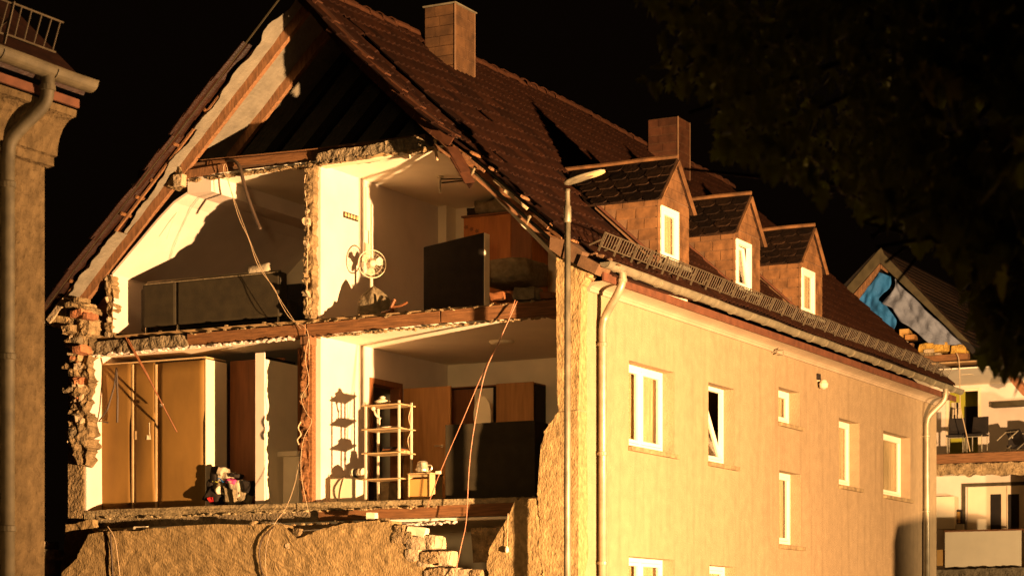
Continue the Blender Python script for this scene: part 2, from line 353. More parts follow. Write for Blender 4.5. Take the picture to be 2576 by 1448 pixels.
def window(kind, y0, y1, z0, z1, xf=-.20, parent=H, sill=True, seed=0):
    fw, rnd = .065, random.Random(seed)
    f = MB()
    for a, b, c, d in ((y0, y0+fw, z0, z1), (y1-fw, y1, z0, z1), (y0+fw, y1-fw, z0, z0+fw*1.2), (y0+fw, y1-fw, z1-fw, z1)):
        f.box((xf-.07, a, c), (xf, b, d))
    if kind == 'double': ym = (y0+y1)/2; f.box((xf-.07, ym-.035, z0+fw*1.2), (xf, ym+.035, z1-fw))
    fr = f.build('window', 'upvc', parent, .004)
    spans = [(y0+fw, (y0+y1)/2-.035), ((y0+y1)/2+.035, y1-fw)] if kind == 'double' else [(y0+fw, y1-fw)]
    for a, b in spans:
        c, d = z0+fw*1.2, z1-fw; sw = .055; tl = .30 if kind == 'tilt' else 0
        def T(x, y, z): return (x-tl*(z-c), y, z)
        sm = MB()
        for p, q, r_, s_ in ((a+.004, a+sw, c+.004, d-.004), (b-sw, b-.004, c+.004, d-.004), (a+sw, b-sw, c+.004, c+sw), (a+sw, b-sw, d-sw, d-.004)):
            sm.hexa([T(xf-.055, p, r_), T(xf-.055, q, r_), T(xf-.055, q, s_), T(xf-.055, p, s_)], [T(xf+.012, p, r_), T(xf+.012, q, r_), T(xf+.012, q, s_), T(xf+.012, p, s_)])
        sa = sm.build('sash', 'upvc', fr, .003)
        MB().hexa([T(xf-.03, a+sw, c+sw), T(xf-.03, b-sw, c+sw), T(xf-.03, b-sw, d-sw), T(xf-.03, a+sw, d-sw)],
                  [T(xf-.022, a+sw, c+sw), T(xf-.022, b-sw, c+sw), T(xf-.022, b-sw, d-sw), T(xf-.022, a+sw, d-sw)]).build('pane', 'glass', fr)
    ph = rnd.uniform(0, 6); cover = .62 if kind != 'tilt' else 1
    def cur(u, v):
        y = y0+.03+(y1-y0-.06)*u; g2 = .035*math.sin(u*26+ph)+.02*math.sin(u*57+v*2+ph)
        return (xf-.115+g2*(1-.35*v)-(.33*v if kind == 'tilt' else 0), y, z0+.06+(z1-z0-.1)*v)
    if kind != 'tilt': MB().sheet(cur, 30, 5).build('curtain', 'curtain', fr, smooth=True)
    if sill:
        MB().hexa([(-.19, y0, z0-.004), (.0, y0-.03, z0-.03), (.0, y0-.03, z0-.085), (-.19, y0, z0-.085)],
                  [(-.19, y1, z0-.004), (.0, y1+.05, z0-.03), (.0, y1+.05, z0-.085), (-.19, y1, z0-.085)])
        sb = MB().box((.002, y0-.03, z0-.085), (.075, y1+.05, z0-.02)); sb.build('sill', 'sill', fr, .008)
    return fr
for i, (w_, h) in enumerate(zip(WIN, holes)): window(w_[0], *h, seed=i)
# coved cornice, fascia and gutter along the street front
def cove_profile(y):
    z1 = 6.60; pts = [(0, ZCOV-.06)]
    pts = [(-.28, ZCOV), (.0, ZCOV), (.035, ZCOV+.002), (.035, ZCOV+.045), (.05, ZCOV+.05)]
    for k in range(7):
        t = k/6; pts.append((.05+.30*(1-math.cos(t*math.pi/2)), ZCOV+.05+(z1-ZCOV-.05)*math.sin(t*math.pi/2)))
    return [Vector((x, y, z)) for x, z in pts+[(.35, z1+.02), (-.28, z1+.02)]]
mb = MB(); p0 = cove_profile(.30); mb.prism(p0, (0, HL-.30, 0)); mb.build('cornice', 'cove', H)
boxo('fascia_board', (.352, .02, 6.575), (.385, HL+.15, 6.69), 'redboard', H)
def gutter(name, x, z, y0, y1, r, parent, mname='zinc'):
    mb = MB(); n = 10; out = []; inn = []
    for k in range(n+1):
        a = math.pi+math.pi*k/n
        out.append(Vector((x+r*math.cos(a), 0, z+r*math.sin(a)))); inn.append(Vector((x+(r-.006)*math.cos(a), 0, z+(r-.006)*math.sin(a))))
    prof = out+inn[::-1]; m_ = len(prof)
    segs = max(8, int((y1-y0)/.6)); vs = []
    for i in range(segs+1):
        y = y0+(y1-y0)*i/segs; dz = .004*math.sin(y*2.3)+.003*math.sin(y*5.1+1)
        vs += [p+Vector((0, y, dz)) for p in prof]
    fs = [(i*m_+k, i*m_+(k+1) % m_, (i+1)*m_+(k+1) % m_, (i+1)*m_+k) for i in range(segs) for k in range(m_)]
    fs += [tuple(range(m_)), tuple(range(segs*m_, segs*m_+m_))]
    mb.add(vs, fs)
    for yy in (y0, y1): mb.prism([p+Vector((0, yy, 0)) for p in out], (0, .006, 0))
    mb.tube([(x+r, y0+(y1-y0)*i/40, z+.005+.004*math.sin((y0+(y1-y0)*i/40)*2.3)+.003*math.sin((y0+(y1-y0)*i/40)*5.1+1)) for i in range(41)], .014, 6)
    gt = mb.build(name, mname, parent, smooth=False)
    y = y0+.35
    while y < y1:
        dz = .004*math.sin(y*2.3)+.003*math.sin(y*5.1+1)
        b = MB(); b.tube([(x+(r+.005)*math.cos(math.pi+math.pi*k/10), y, z+dz+(r+.005)*math.sin(math.pi+math.pi*k/10)) for k in range(11)], .011, 5)
        b.build('gutter_strap', mname, gt); y += .72
    return gt
GX, GZ, GR = .46, 6.80, .078
gutter('gutter', GX, GZ, -.12, HL+.2, GR, H)
def downpipe(name, y, zt, zb, parent, x0=GX, zg=GZ-GR, r=.058, ym=0, mname='zincpipe'):
    pts = smooth_line([(x0, y+ym, zg+.03), (x0, y+ym, zg-.10), (x0-.06, y+ym, zg-.25), (.16, y, zg-.52), (.105, y, zg-.68), (.10, y, zg-.9)], 5)+[(.10, y, zb)]
    d = MB().tube(pts, r, 14).build(name, mname, parent, smooth=True)
    z = zg-.95
    while z > zb+.3:
        MB().lathe((.10, y, z), [(r, -.03), (r+.011, -.022), (r+.011, .022), (r, .03)], 14).build('pipe_collar', mname, d)
        MB().box((.0, y-.012, z-.015), (.10-r, y+.012, z+.015)).build('pipe_bracket', mname, d); z -= 1.55
    MB().lathe((x0, y+ym, zg-.10), [(r, -.02), (r+.012, -.016), (r+.012, .03), (r, .034)], 14).build('pipe_collar', mname, d)
    return d
downpipe('downpipe', .58, 6.7, 0, H, ym=-.12)
downpipe('downpipe', 16.2, 6.7, 0, H, ym=.1)
# eave boxes stacked where the gable meets the street front
boards = [((1383, 622), (1413, 590), -.20, .50), ((1413, 590), (1470, 632), -.20, .5)]
e0 = [G(1383, 594, -.1), G(1420, 604, -.1), G(1412, 648, -.1), G(1381, 626, -.1)]
MB().prism(e0, (0, .45, 0)).build('eave_board', 'eavebox', H, .006)
e1 = [G(1424, 604, -.12), G(1466, 632, -.12), G(1455, 668, -.12), G(1414, 649, -.12)]
MB().prism(e1, (0, .40, 0)).build('eave_board', 'eavebox', H, .006)
e2 = [G(1461, 640, -.16), G(1508, 664, -.16), G(1496, 690, -.16), G(1450, 668, -.16)]
MB().prism(e2, (0, .40, 0)).build('eave_board', 'eavebox', H, .006)
# small fittings on the street front
wl = MB(); p = F(2056, 957); wl.lathe(p, [(.012, 0), (.012, .10)], 8, (1, 0, 0)); wl.lathe(p+Vector((.12, 0, -.06)), [(.02, -.10), (.075, -.07), (.085, 0), (.05, .06), (.01, .08)], 12)
wl.build('wall_lamp', 'plastic', H); MB().box(p+Vector((.0, -.05, .02)), p+Vector((.05, .05, .12))).build('lamp_bracket', 'dark', H)
p = F(1940, 886); MB().tube([p, p+Vector((.12, 0, .03)), p+Vector((.22, 0, .03)), p+Vector((.22, 0, -.06)), p+Vector((.10, 0, -.05))], .014, 6).build('wall_hook', 'galv', H)
p = F(1964, 866); MB().tube([p+Vector((.02, .1, .12)), p+Vector((.03, 0, 0)), p+Vector((.02, -.15, -.10))], .02, 5).build('wall_stay', 'edge', H)

# ---- torn gable: plastered stubs of the wall
broken('gable_wall', [(222, 1342), (330, 1335), (420, 1325), (560, 1319), (640, 1318), (712, 1319), (722, 1345), (742, 1364), (762, 1352), (800, 1333), (860, 1318), (935, 1309), (985, 1311), (1000, 1345), (1012, 1368), (1040, 1385), (1062, 1412), (1072, 1448), (1074, 1660), (140, 1690), (155, 1440), (186, 1414)],
       0, .34, 'roughcast', H, .16, .016, 3, 7, 3.0, skip=(18, 19, 20))
broken('gable_wall', [(166, 1318), (232, 1306), (236, 1345), (205, 1420), (150, 1450), (162, 1414)], .22, .16, 'roughcast', H, .14, .02, 5, 8, 2.5)
broken('corner_pier', [(1228, 1660), (1228, 1448), (1224, 1419), (1232, 1377), (1257, 1342), (1275, 1330), (1282, 1290), (1296, 1257), (1347, 1253), (1351, 1285), (1356, 1330), (1352, 1362), (1361, 1420), (1362, 1660)],
       -.02, .36, 'roughcast', H, .14, .012, 8, 6, 2.2, skip=(0, 13))
broken('corner_pier', [(1365, 1660), (1365, 1420), (1356, 1362), (1360, 1330), (1355, 1285), (1352, 1254), (1358, 1204), (1361, 1150), (1362, 1114), (1368, 1085), (1386, 1062), (1404, 1036), (1455, 1032), (1455, 1660)],
       -.02, .33, 'roughcast', H, .14, .012, 9, 6, 2.4, skip=(11, 12, 13))
broken('corner_pier', [(1406, 1034), (1402, 985), (1406, 924), (1401, 850), (1406, 799), (1400, 724), (1401, 680), (1399, 640), (1410, 634), (1440, 655), (1484, 690), (1456, 716), (1455, 1029)],
       -.02, .31, 'roughcast', H, .14, .012, 10, 6, 2.4, skip=(11, 12))
# dislodged blocks along the stepped break
BL = [(1024, 1352, 52, 30), (1062, 1366, 56, 34), (1098, 1364, 22, 34), (1094, 1402, 44, 32), (1128, 1404, 24, 36), (1080, 1412, 30, 30), (1112, 1440, 40, 24), (1146, 1442, 38, 26), (1182, 1443, 40, 24), (1212, 1444, 30, 24), (1050, 1396, 34, 30), (1096, 1446, 34, 26), (1018, 1330, 26, 18)]
for i, (x, y, a, b) in enumerate(BL):
    c = G(x, y, .14); MB().rough(c, (a/150, .34, b/172), i+3, .16, 2, random.uniform(-.05, .05)).build('block', 'block' if i % 3 else 'mortar', H)
for i, (x, y, a, b, m_) in enumerate([(1051, 1336, 50, 24, 'whiteboard'), (965, 1310, 22, 14, 'mortar'), (936, 1296, 22, 16, 'whiteboard'), (735, 1350, 20, 26, 'block'), (748, 1338, 18, 20, 'mortar'), (760, 1360, 16, 18, 'mortar'), (728, 1372, 10, 14, 'block'), (357, 1328, 38, 10, 'whiteboard'), (640, 1316, 14, 12, 'mortar'), (1005, 1336, 16, 12, 'mortar')]):
    c = G(x, y, .05+.1*(i % 2)); MB().rough(c, (a/150, .12, b/172), i+31, .2, 1, R(8) if i == 0 else 0).build('rubble_piece', m_, H)
# rubble core of the far outer wall
broken('outer_wall_break', [(168, 838), (222, 836), (222, 880), (214, 900), (214, 1000), (216, 1110), (214, 1168), (196, 1168), (186, 1110), (174, 1085), (178, 1010), (172, 930), (178, 880)], .20, .3, 'mortar', H, .055, .085, 17, 6, 5)
rnd = random.Random(4)
for k in range(26):
    x = rnd.uniform(178, 208); y = rnd.uniform(845, 1120)
    MB().rough(G(x, y, rnd.uniform(.16, .28)), (rnd.uniform(.08, .2), .2, rnd.uniform(.06, .14)), rnd.randint(0, 99), .5, 2, rnd.uniform(-.5, .5)).build('stone', rnd.choice(['mortar', 'mortar', 'block', 'concrete', 'brick']), H)
MB().box((-9.36, .38, 0), (-9.04, HL, 6.9)).build('outer_wall', 'mortar', H)
# broken left cornice
broken('cornice', [(113, 806), (150, 752), (178, 748), (215, 770), (224, 800), (222, 838), (190, 850), (168, 842), (150, 826), (118, 818)], .10, .5, 'mortar', H, .10, .06, 12, 8, 4)
MB().prism([G(114, 803, .02), G(158, 746, .02), G(172, 752, .02), G(124, 814, .02)], (0, .5, 0)).build('cornice_moulding', 'block', H, .01)
broken('cornice', [(123, 812), (166, 762), (166, 808)], .06, .06, 'roughcast', H, .06, .02, 14, 8, 1.5)
for i, (x, y, a, b, m_) in enumerate([(205, 790, 34, 18, 'brick'), (186, 768, 22, 14, 'mortar'), (180, 828, 24, 18, 'mortar'), (207, 880, 26, 20, 'brick'), (205, 757, 20, 12, 'mortar'), (226, 797, 18, 16, 'brick')]):
    MB().rough(G(x, y, .08), (a/143, .3, b/166), i+50, .22, 2, R(-6)).build('brick' if m_ == 'brick' else 'stone', m_, H)

# ---- floors and ceilings
def slab(name, x0, x1, y0, y1, z0, z1, m): return boxo(name, (x0, y0, z0), (x1, y1, z1), m, H, 0)
slab('lower_floor', XW, -.32, YB+.05, HL-.3, ZF-.06, ZF, 'floorwood')
slab('floor_deck', XW, -.32, YB+.08, HL-.3, ZF-.26, ZF-.063, 'concrete')
slab('room_ceiling', XW, -.32, YB+.02, HL-.3, ZC, ZC+.03, 'ceiling')
slab('upper_floor', XW, -.32, YB+.05, HL-.3, ZU-.04, ZU, 'floorwood')
slab('room_ceiling', XW+.9, -2.38, YB+.02, HL-.3, ZA, ZA+.03, 'ceiling')
slab('attic_floor', XW+1.0, -2.75, YB+.06, HL-.3, ZA+.033, ZT, 'eavebox')
slab('ground_ceiling', XW, -.32, YB+.05, HL-.3, ZF-.30, ZF-.263, 'ceiling')
# torn front edges: screed strip, timbers, concrete pieces, plaster fringe
broken('floor_edge', [(213, 1284), (420, 1276), (640, 1268), (860, 1262), (1100, 1257), (1300, 1250), (1300, 1262), (1100, 1270), (880, 1280), (760, 1284), (640, 1290), (430, 1302), (213, 1309)], YB-.03, .3, 'screed', H, .16, .02, 21, 8, 1.6)
def timber(name, a, b, c, d, Y, dep, m='beam'):
    return MB().prism([G(*a, Y), G(*b, Y), G(*c, Y), G(*d, Y)], (0, dep, 0)).build(name, m, H, .008)
timber('floor_beam', (800, 1284), (1304, 1259), (1302, 1294), (800, 1308), YB, .22)
timber('floor_beam', (232, 1308), (740, 1286), (760, 1312), (232, 1336), YB+.1, .20)
timber('floor_beam', (470, 839), (768, 814), (766, 846), (470, 868), YB, .24)
timber('floor_beam', (771, 814), (1106, 781), (1108, 812), (771, 846), YB+.01, .24)
timber('floor_beam', (1109, 781), (1398, 752), (1398, 796), (1109, 811), YB, .24)
timber('attic_beam', (520, 405), (782, 380), (784, 400), (520, 424), YB+.04, .22)
timber('attic_plate', (500, 402), (800, 372), (1010, 350), (1010, 356), YB+.01, .3, 'beam')
timber('attic_beam', (466, 428), (560, 412), (566, 430), (468, 452), YB, .2, 'rafter')
timber('ceiling_joist_end', (1105, 372), (1128, 368), (1128, 384), (1105, 384), YB-.05, .3, 'beam')
for i, pl in enumerate([[(234, 862), (306, 852), (306, 884), (228, 892)], [(312, 856), (372, 850), (376, 878), (310, 886)], [(376, 848), (456, 842), (470, 868), (380, 876)]]):
    broken('concrete_piece', pl, YB-.06, .3, 'concrete', H, .09, .035, 40+i, 7, 2.5)
for i, pl in enumerate([[(792, 396), (800, 386), (868, 372), (872, 404), (800, 414)], [(870, 372), (930, 366), (968, 356), (968, 382), (930, 396), (872, 404)], [(970, 356), (1018, 348), (1050, 343), (1068, 360), (1090, 370), (1040, 376), (970, 386)]]):
    broken('concrete_piece', pl, YB-.07, .3, 'concrete', H, .08, .04, 50+i, 7, 2.2)
# fringes of plaster and lath under the torn edges
def fringe(name, a, b, n, m, Y, seed, hmax=7):
    rr = random.Random(seed); mb = MB()
    for i in range(n):
        t = (i+rr.random())/n; x = a[0]+(b[0]-a[0])*t; y = a[1]+(b[1]-a[1])*t
        mb.rough(G(x, y+rr.uniform(-1, 2), Y+rr.uniform(-.03, .06)), (rr.uniform(.03, .12), .06, rr.uniform(.02, hmax/170)), rr.randint(0, 99), .3, 1, rr.uniform(-.4, .4))
    o = mb.build(name, m, H); o['kind'] = 'stuff'; return o
fringe('plaster_fringe', (232, 894), (740, 850), 60, 'whitewall', YB-.02, 1)
fringe('plaster_fringe', (790, 848), (1370, 797), 46, 'mortar', YB, 2, 5)
fringe('plaster_fringe', (480, 455), (760, 418), 44, 'mortar', YB, 3)
fringe('plaster_fringe', (800, 413), (1090, 372), 40, 'mortar', YB-.04, 4, 6)
fringe('debris_crumbs', (220, 1304), (780, 1284), 26, 'screed', YB-.05, 5, 5)
fringe('debris_crumbs', (790, 1284), (1100, 1272), 18, 'mortar', YB-.05, 6, 5)
fringe('debris_crumbs', (230, 1336), (990, 1308), 40, 'mortar', .12, 7, 5)
fringe('debris_crumbs', (480, 838), (1390, 754), 30, 'mortar', YB, 8, 3)
fringe('plaster_fringe', (1030, 1318), (1145, 1312), 18, 'whitewall', YB, 9, 5)
rr = random.Random(5)
for i in range(12):                              # lath ends in the lower left ceiling
    t = i/12; x = 245+470*t; y = 898-44*t
    MB().beam(G(x, y, YB+.02), G(x+20, y-2, YB+.30), .05, .012).build('lath', 'whiteboard', H)

# ---- inner walls
def party(z0, z1, y0, y1, name='party_wall', hole=None):
    if not hole: return boxo(name, (XPL, y0, z0), (XP, y1, z1), 'whitewall', H, 0)
    a, b, c = hole; mb = MB().box((XPL, y0, z0), (XP, a, z1)).box((XPL, b, z0), (XP, y1, z1)).box((XPL, a, c), (XP, b, z1)); return mb.build(name, 'whitewall', H)
D0, D1, DZ = F(934, 1000, XP).y, F(1006, 1000, XP).y, 5.66
party(ZF, ZC, YB+.14, YR, hole=(D0, D1, DZ))
party(ZU, ZA, YB+.14, YR)
# broken masonry ends of the party wall
def wall_end(x0, x1, y0, y1, lean, seed, mats):
    r2 = random.Random(seed); n = int((y1-y0)/24)
    L_ = [(x0+lean*k/n+r2.uniform(-2.5, 2.5), y0+(y1-y0)*k/n) for k in range(n+1)]; R_ = [(x1+lean*k/n+r2.uniform(-2.5, 1.5), y0+(y1-y0)*k/n) for k in range(n+1)]
    broken('broken_end', L_+R_[::-1], YB-.02, .2, mats[0], H, .05, .05, seed, 5, 2.6)
    y = y0
    while y < y1:
        h = r2.uniform(11, 24); t = (y-y0)/(y1-y0); xm = (x0+x1)/2+lean*t
        if r2.random() < .6: MB().rough(G(xm+r2.uniform(-4, 3), y+h/2, YB+r2.uniform(-.02, .06)), ((x1-x0)/150*r2.uniform(.5, .95), .16, h/170*.9), r2.randint(0, 99), .45, 2, r2.uniform(-.3, .3)).build('brick', r2.choice(mats), H)
        y += h
wall_end(769, 788, 408, 800, -4, 11, ['mortar', 'mortar', 'block', 'brick'])
wall_end(762, 777, 868, 1270, -2, 12, ['beam', 'mortar', 'beam', 'beam'])
MB().box((XPL-.02, YB+.02, ZF), (XPL+.08, YB+.13, ZC)).build('party_post', 'beam', H, .006)
MB().prism([G(755, 846, YB-.04), G(780, 843, YB-.04), G(780, 866, YB-.04), G(755, 868, YB-.04)], (0, .2, 0)).build('post_cap', 'rafter', H, .006)
boxo('back_wall', (XP+.002, YR, ZF), (-.30, YR+.12, ZC), 'greywall', H, 0)
boxo('back_wall', (XW, YR+.3, ZF), (XPL, YR+.42, ZC), 'greywall', H, 0)
boxo('back_wall', (XP+.002, YR, ZU), (-.30, YR+.12, ZA), 'greywall', H, 0)
boxo('chimney_breast', (XP+.002, YR-.32, ZU), (XP+.16, YR-.002, ZA), 'greywall', H, 0)
boxo('back_wall', (XW, YR, ZU), (XPL, YR+.12, ZA), 'greywall', H, 0)
boxo('wall_lining', (XW-.012, YB, ZF), (XW+.02, YR, ZC), 'whitewall', H, 0)
# upper left room: low wall, sloping lining and boxed purlin
k0 = G(284, 835, YB); k1 = G(284, 690, YB); k2 = G(400, 552, YB); k3 = G(440, 510, YB); k4 = G(472, 488, YB); k5 = G(472, 462, YB); k6 = G(540, 450, YB)
def strip(name, pts, m, y0, y1, th):
    mb = MB()
    for a, b in zip(pts[:-1], pts[1:]):
        a = Vector((a.x, 0, a.z)); b = Vector((b.x, 0, b.z)); n = Vector((b.z-a.z, 0, -(b.x-a.x))).normalized()*th
        mb.hexa([a+Vector((0, y0, 0)), b+Vector((0, y0, 0)), b-n+Vector((0, y0, 0)), a-n+Vector((0, y0, 0))], [a+Vector((0, y1, 0)), b+Vector((0, y1, 0)), b-n+Vector((0, y1, 0)), a-n+Vector((0, y1, 0))])
    return mb.build(name, m, H)
strip('knee_wall', [k0, k1], 'whitewall', YB, YR, .05)
strip('sloping_ceiling', [k1, k2, k3, k4], 'whitewall', YB, YR, .035)
bx = MB().box((k4.x, YB, k4.z+.0), (k4.x+.45, YR, ZA-.002)); bx.build('boxed_purlin', 'whitewall', H)
wall_end(269, 283, 694, 846, 0, 15, ['mortar', 'concrete', 'block'])
MB().prism([G(263, 745, YB+.2), G(269, 745, YB+.2), G(269, 845, YB+.2), G(222, 845, YB+.2), G(222, 800, YB+.2)], (0, .2, 0)).build('eave_infill', 'beam', H)
# purlin end and its masonry
broken('purlin_masonry', [(418, 428), (430, 418), (452, 420), (462, 440), (458, 470), (440, 478), (424, 470), (415, 450)], YB-.06, .3, 'mortar', H, .07, .06, 60, 6, 3)
MB().prism([G(434, 440, YB-.12), G(458, 436, YB-.12), G(456, 466, YB-.12), G(436, 470, YB-.12)], (0, .4, 0)).build('purlin_end', 'block', H, .01)
# upper right room: sloping lining under the roof, curtain rail, frayed strip
r0 = Vector((-2.40, 0, ZA)); r1 = Vector((-.32, 0, 6.72)); r2_ = Vector((-.32, 0, ZU))
mb = MB(); mb.hexa([(r0.x, YB+.1, r0.z), (r1.x, YB+.1, r1.z), (r1.x+.04, YB+.1, r1.z+.04), (r0.x+.04, YB+.1, r0.z+.04)], [(r0.x, YR, r0.z), (r1.x, YR, r1.z), (r1.x+.04, YR, r1.z+.04), (r0.x+.04, YR, r0.z+.04)])
mb.build('sloping_ceiling', 'greywall', H)
boxo('knee_wall', (-.42, .45, ZU), (-.32, HL-.3, 6.70), 'greywall', H, 0)
a = G(814, 418, YB+.06); b = G(1010, 389, YB+.06)
MB().beam(a, b, .14, .05).build('curtain_rail', 'whiteboard', H, .004); MB().beam(a+Vector((0, -.09, .02)), b+Vector((0, -.09, .02)), .03, .05).build('rail_cover', 'pine', H, .003)
MB().beam(b+Vector((0, 0, .0)), b+Vector((.10, 0, 0)), .2, .10).build('rail_end', 'whiteboard', H, .004)
cable('hanging_strip', '', [(1094, 350), (1097, 368), (1096, 380), (1101, 404)], YB-.02, .022, 'cable', parent=H)
# far gable and cross walls closing the house behind
MB().prism([(-9.3, HL-.3, 0), (-.3, HL-.3, 0), (-.3, HL-.3, 6.9), (-4.7, HL-.3, 11.2), (-9.3, HL-.3, 6.9)], (0, .28, 0)).build('far_gable', 'tile', H)

# ---- roof
XE, ZE, XR, ZR = .40, 6.93, -4.70, 11.58
SL = math.hypot(XR-XE, ZR-ZE); TX, TZ = (XR-XE)/SL, (ZR-ZE)/SL            # up the slope
def sag(u, y):
    s_ = .19*(1-smst(.2, 6.5, y))*(.75+.5*math.sin(math.pi*u))+.025*math.sin(y*.9+u*3)*smst(.5, 3, y)
    if y < .95 and .40 < u < .93: s_ += .09*smst(.40, .55, u)*(1-smst(.8, .93, u))
    return s_
def roofp(d, y, lift=0): return Vector((XE+TX*d-TZ*lift*-1*0+(-TZ*-lift if False else 0), y, ZE+TZ*d+lift-sag(d/SL, y)))
def roof_at(x, y): return ZE+(XE-x)/(XE-XR)*(ZR-ZE)-sag((XE-x)/(XE-XR), y)
Y0R, Y1R = -.06, HL+.15
# deck below the tiles, in the torn part it starts further back
mb = MB(); ny, nd = 30, 14
def deck(u, v): return roofp(SL*v-.02, .28+(Y1R-.28)*u, -.10)
mb.sheet(deck, ny, nd); mb.build('roof_deck', 'tile', H, solid=.03)
TW, TG = .30, .355
def tile_mesh(name, seed=0):
    rr = random.Random(seed); mb = MB(); L2 = .43; n = 12; prof = []
    for i in range(n+1):
        t = i/n; zz = .030*(math.exp(-((t-.16)/.10)**2)+math.exp(-((t-.66)/.10)**2))
        prof.append((t*TW*1.03, zz))
    top = [Vector((0, y, z)) for y, z in prof]; th = Vector((0, 0, -.020))
    ups = [Vector((L2, y, z*.9)) for y, z in prof]; m_ = n+1
    nose = [p+Vector((-.006, 0, -.008)) for p in top]
    vs = nose+[p+Vector((.012, 0, .002)) for p in top]+ups+[p+th for p in top]
    fs = []
    for i in range(n):
        fs += [(i, i+1, m_+i+1, m_+i), (m_+i, m_+i+1, 2*m_+i+1, 2*m_+i), (3*m_+i+1, 3*m_+i, 2*m_+i, 2*m_+i+1), (i+1, i, 3*m_+i, 3*m_+i+1)]
    mb.add(vs, fs); me = bpy.data.meshes.new(name)
    me.from_pydata([tuple(v) for v in mb.v], [], mb.f); me.update(); me.materials.append(M['tile']); return me
TM = tile_mesh('roof_tile')
DOR = [3.62, 6.70, 9.83]                         # dormer centre lines
XD, ZDA, ZDE, DW = -.12, 9.02, 8.38, .60         # dormer front plane, apex, eaves, half width
def in_dormer(x, y): return any(abs(y-c) < DW-.06 and -1.95+max(0, abs(y-c)-.1)*1.1 < x < XD-.08 for c in DOR)
CH = [(-4.56, -4.0, 3.60, 4.26), (-4.54, -3.9, 12.52, 13.12)]
def tile_matrix(d, y, rr, jit=1.0):
    y2 = y+TW/2; p = roofp(d, y2); q = roofp(d+.3, y2); ex = (q-p).normalized()
    yv = (roofp(d, y2+.1)-roofp(d, y2-.1)).normalized(); n = ex.cross(yv)
    if n.z < 0: n = -n
    yv = n.cross(ex); ex2 = (ex-n*(-.062)).normalized() if False else (ex+n*-.055).normalized(); n2 = ex2.cross(yv)
    if n2.z < 0: n2 = -n2
    m = Matrix((ex2, yv, n2)).transposed().to_4x4()
    m = m @ Matrix.Rotation(rr.gauss(0, .010*jit), 4, 'Z') @ Matrix.Rotation(rr.gauss(0, .012*jit), 4, 'X') @ Matrix.Rotation(rr.gauss(0, .008*jit), 4, 'Y')
    p = roofp(d, y)+n*.012+ex*rr.gauss(0, .006*jit)
    m.translation = p; return m
rr = random.Random(21); rest = MB(); ntile = 0; spots = []
ncol = int((Y1R-Y0R)/TW); nrow = int((SL-.05)/TG)+1
for j in range(ncol):
    for i in range(nrow):
        d = -.05+i*TG; y = Y0R+.02+j*TW; c = roofp(d+.2, y+.15)
        if in_dormer(c.x, c.y): continue
        if any(a < c.x < b and y0-.05 < c.y < y1+.05 for a, b, y0, y1 in CH): continue
        if j < 2 and i < 9 and rr.random() < (.95 if j == 0 else .35): continue
        if (j, i) in ((4, 8), (9, 12), (6, 3)): continue
        spots.append((j, d, y))
tmv = [v.co.copy() for v in TM.vertices]; tmf = [tuple(p.vertices) for p in TM.polygons]
for j, d, y in spots:
    m = tile_matrix(d, y, rr, 2.2 if j < 4 else 1.2)
    if ntile < 262: inst('roof_tile', TM, m, H); ntile += 1
    else: rest.add([m @ v for v in tmv], tmf)
o = rest.build('roof_tiles', 'tile', H); o['kind'] = 'stuff'
# verge tiles down the torn edge
vm = MB().add([(0, 0, .035), (.44, 0, .02), (.44, .16, .02), (0, .16, .03), (0, -.03, -.19), (.44, .0, -.17), (0, .0, -.19), (.44, .02, -.17), (0, .16, .01), (.44, .16, .01), (0, .02, .01), (.44, .02, .01)],
              [(0, 1, 2, 3), (1, 0, 4, 5), (4, 6, 7, 5), (6, 10, 11, 7), (10, 8, 9, 11), (0, 3, 8, 10, 6, 4), (1, 5, 7, 11, 9, 2), (3, 2, 9, 8)])
vme = None; d = SL*.455; k = 0
while d < SL-.1:
    p = roofp(d, Y0R-.06); q = roofp(d+.4, Y0R-.06); ex = (q-p).normalized(); n = ex.cross(Vector((0, 1, 0)))
    if n.z < 0: n = -n
    m = Matrix((ex, Vector((0, 1, 0)), n)).transposed().to_4x4() @ Matrix.Rotation(rr.gauss(0, .02)+.03, 4, 'Y'); m.translation = p+n*.02+Vector((0, rr.uniform(-.02, .02), 0))
    if vme is None: o = vm.build('verge_tile', 'tilered', H, .004); vme = o; o.matrix_basis = m
    else: inst('verge_tile', vme, m, H)
    d += .40
# ridge tiles
def half_pipe(r0, r1, L_, n=8):
    mb = MB(); vs = []
    for x, r in ((0, r0), (.05, r0), (.055, r0-.012), (L_, r1)):
        for k in range(n+1):
            a = math.pi*k/n*1.06-.1; vs.append((r*math.cos(a), x, r*math.sin(a)*.9))
    m_ = n+1; fs = [(i*m_+k, i*m_+k+1, (i+1)*m_+k+1, (i+1)*m_+k) for i in range(3) for k in range(n)]
    mb.add(vs, fs); return mb
rm_ = None; y = -.02; i = 0
while y < Y1R-.2:
    if not (3.35 < y < 3.5):
        z = ZR-sag(1, y)-.03; m = Matrix.Translation((XR, y, z)) @ Matrix.Rotation(rr.gauss(0, .03), 4, 'X') @ Matrix.Rotation(rr.gauss(0, .04), 4, 'Z')
        if rm_ is None: o = half_pipe(.135, .115, .44).build('ridge_tile', 'tilered', H, solid=.016); rm_ = o; o.matrix_basis = m
        else:
            o = inst('ridge_tile', rm_, m, H); md = o.modifiers.new('thick', 'SOLIDIFY'); md.thickness = .016; md.offset = 0
    y += .385; i += 1
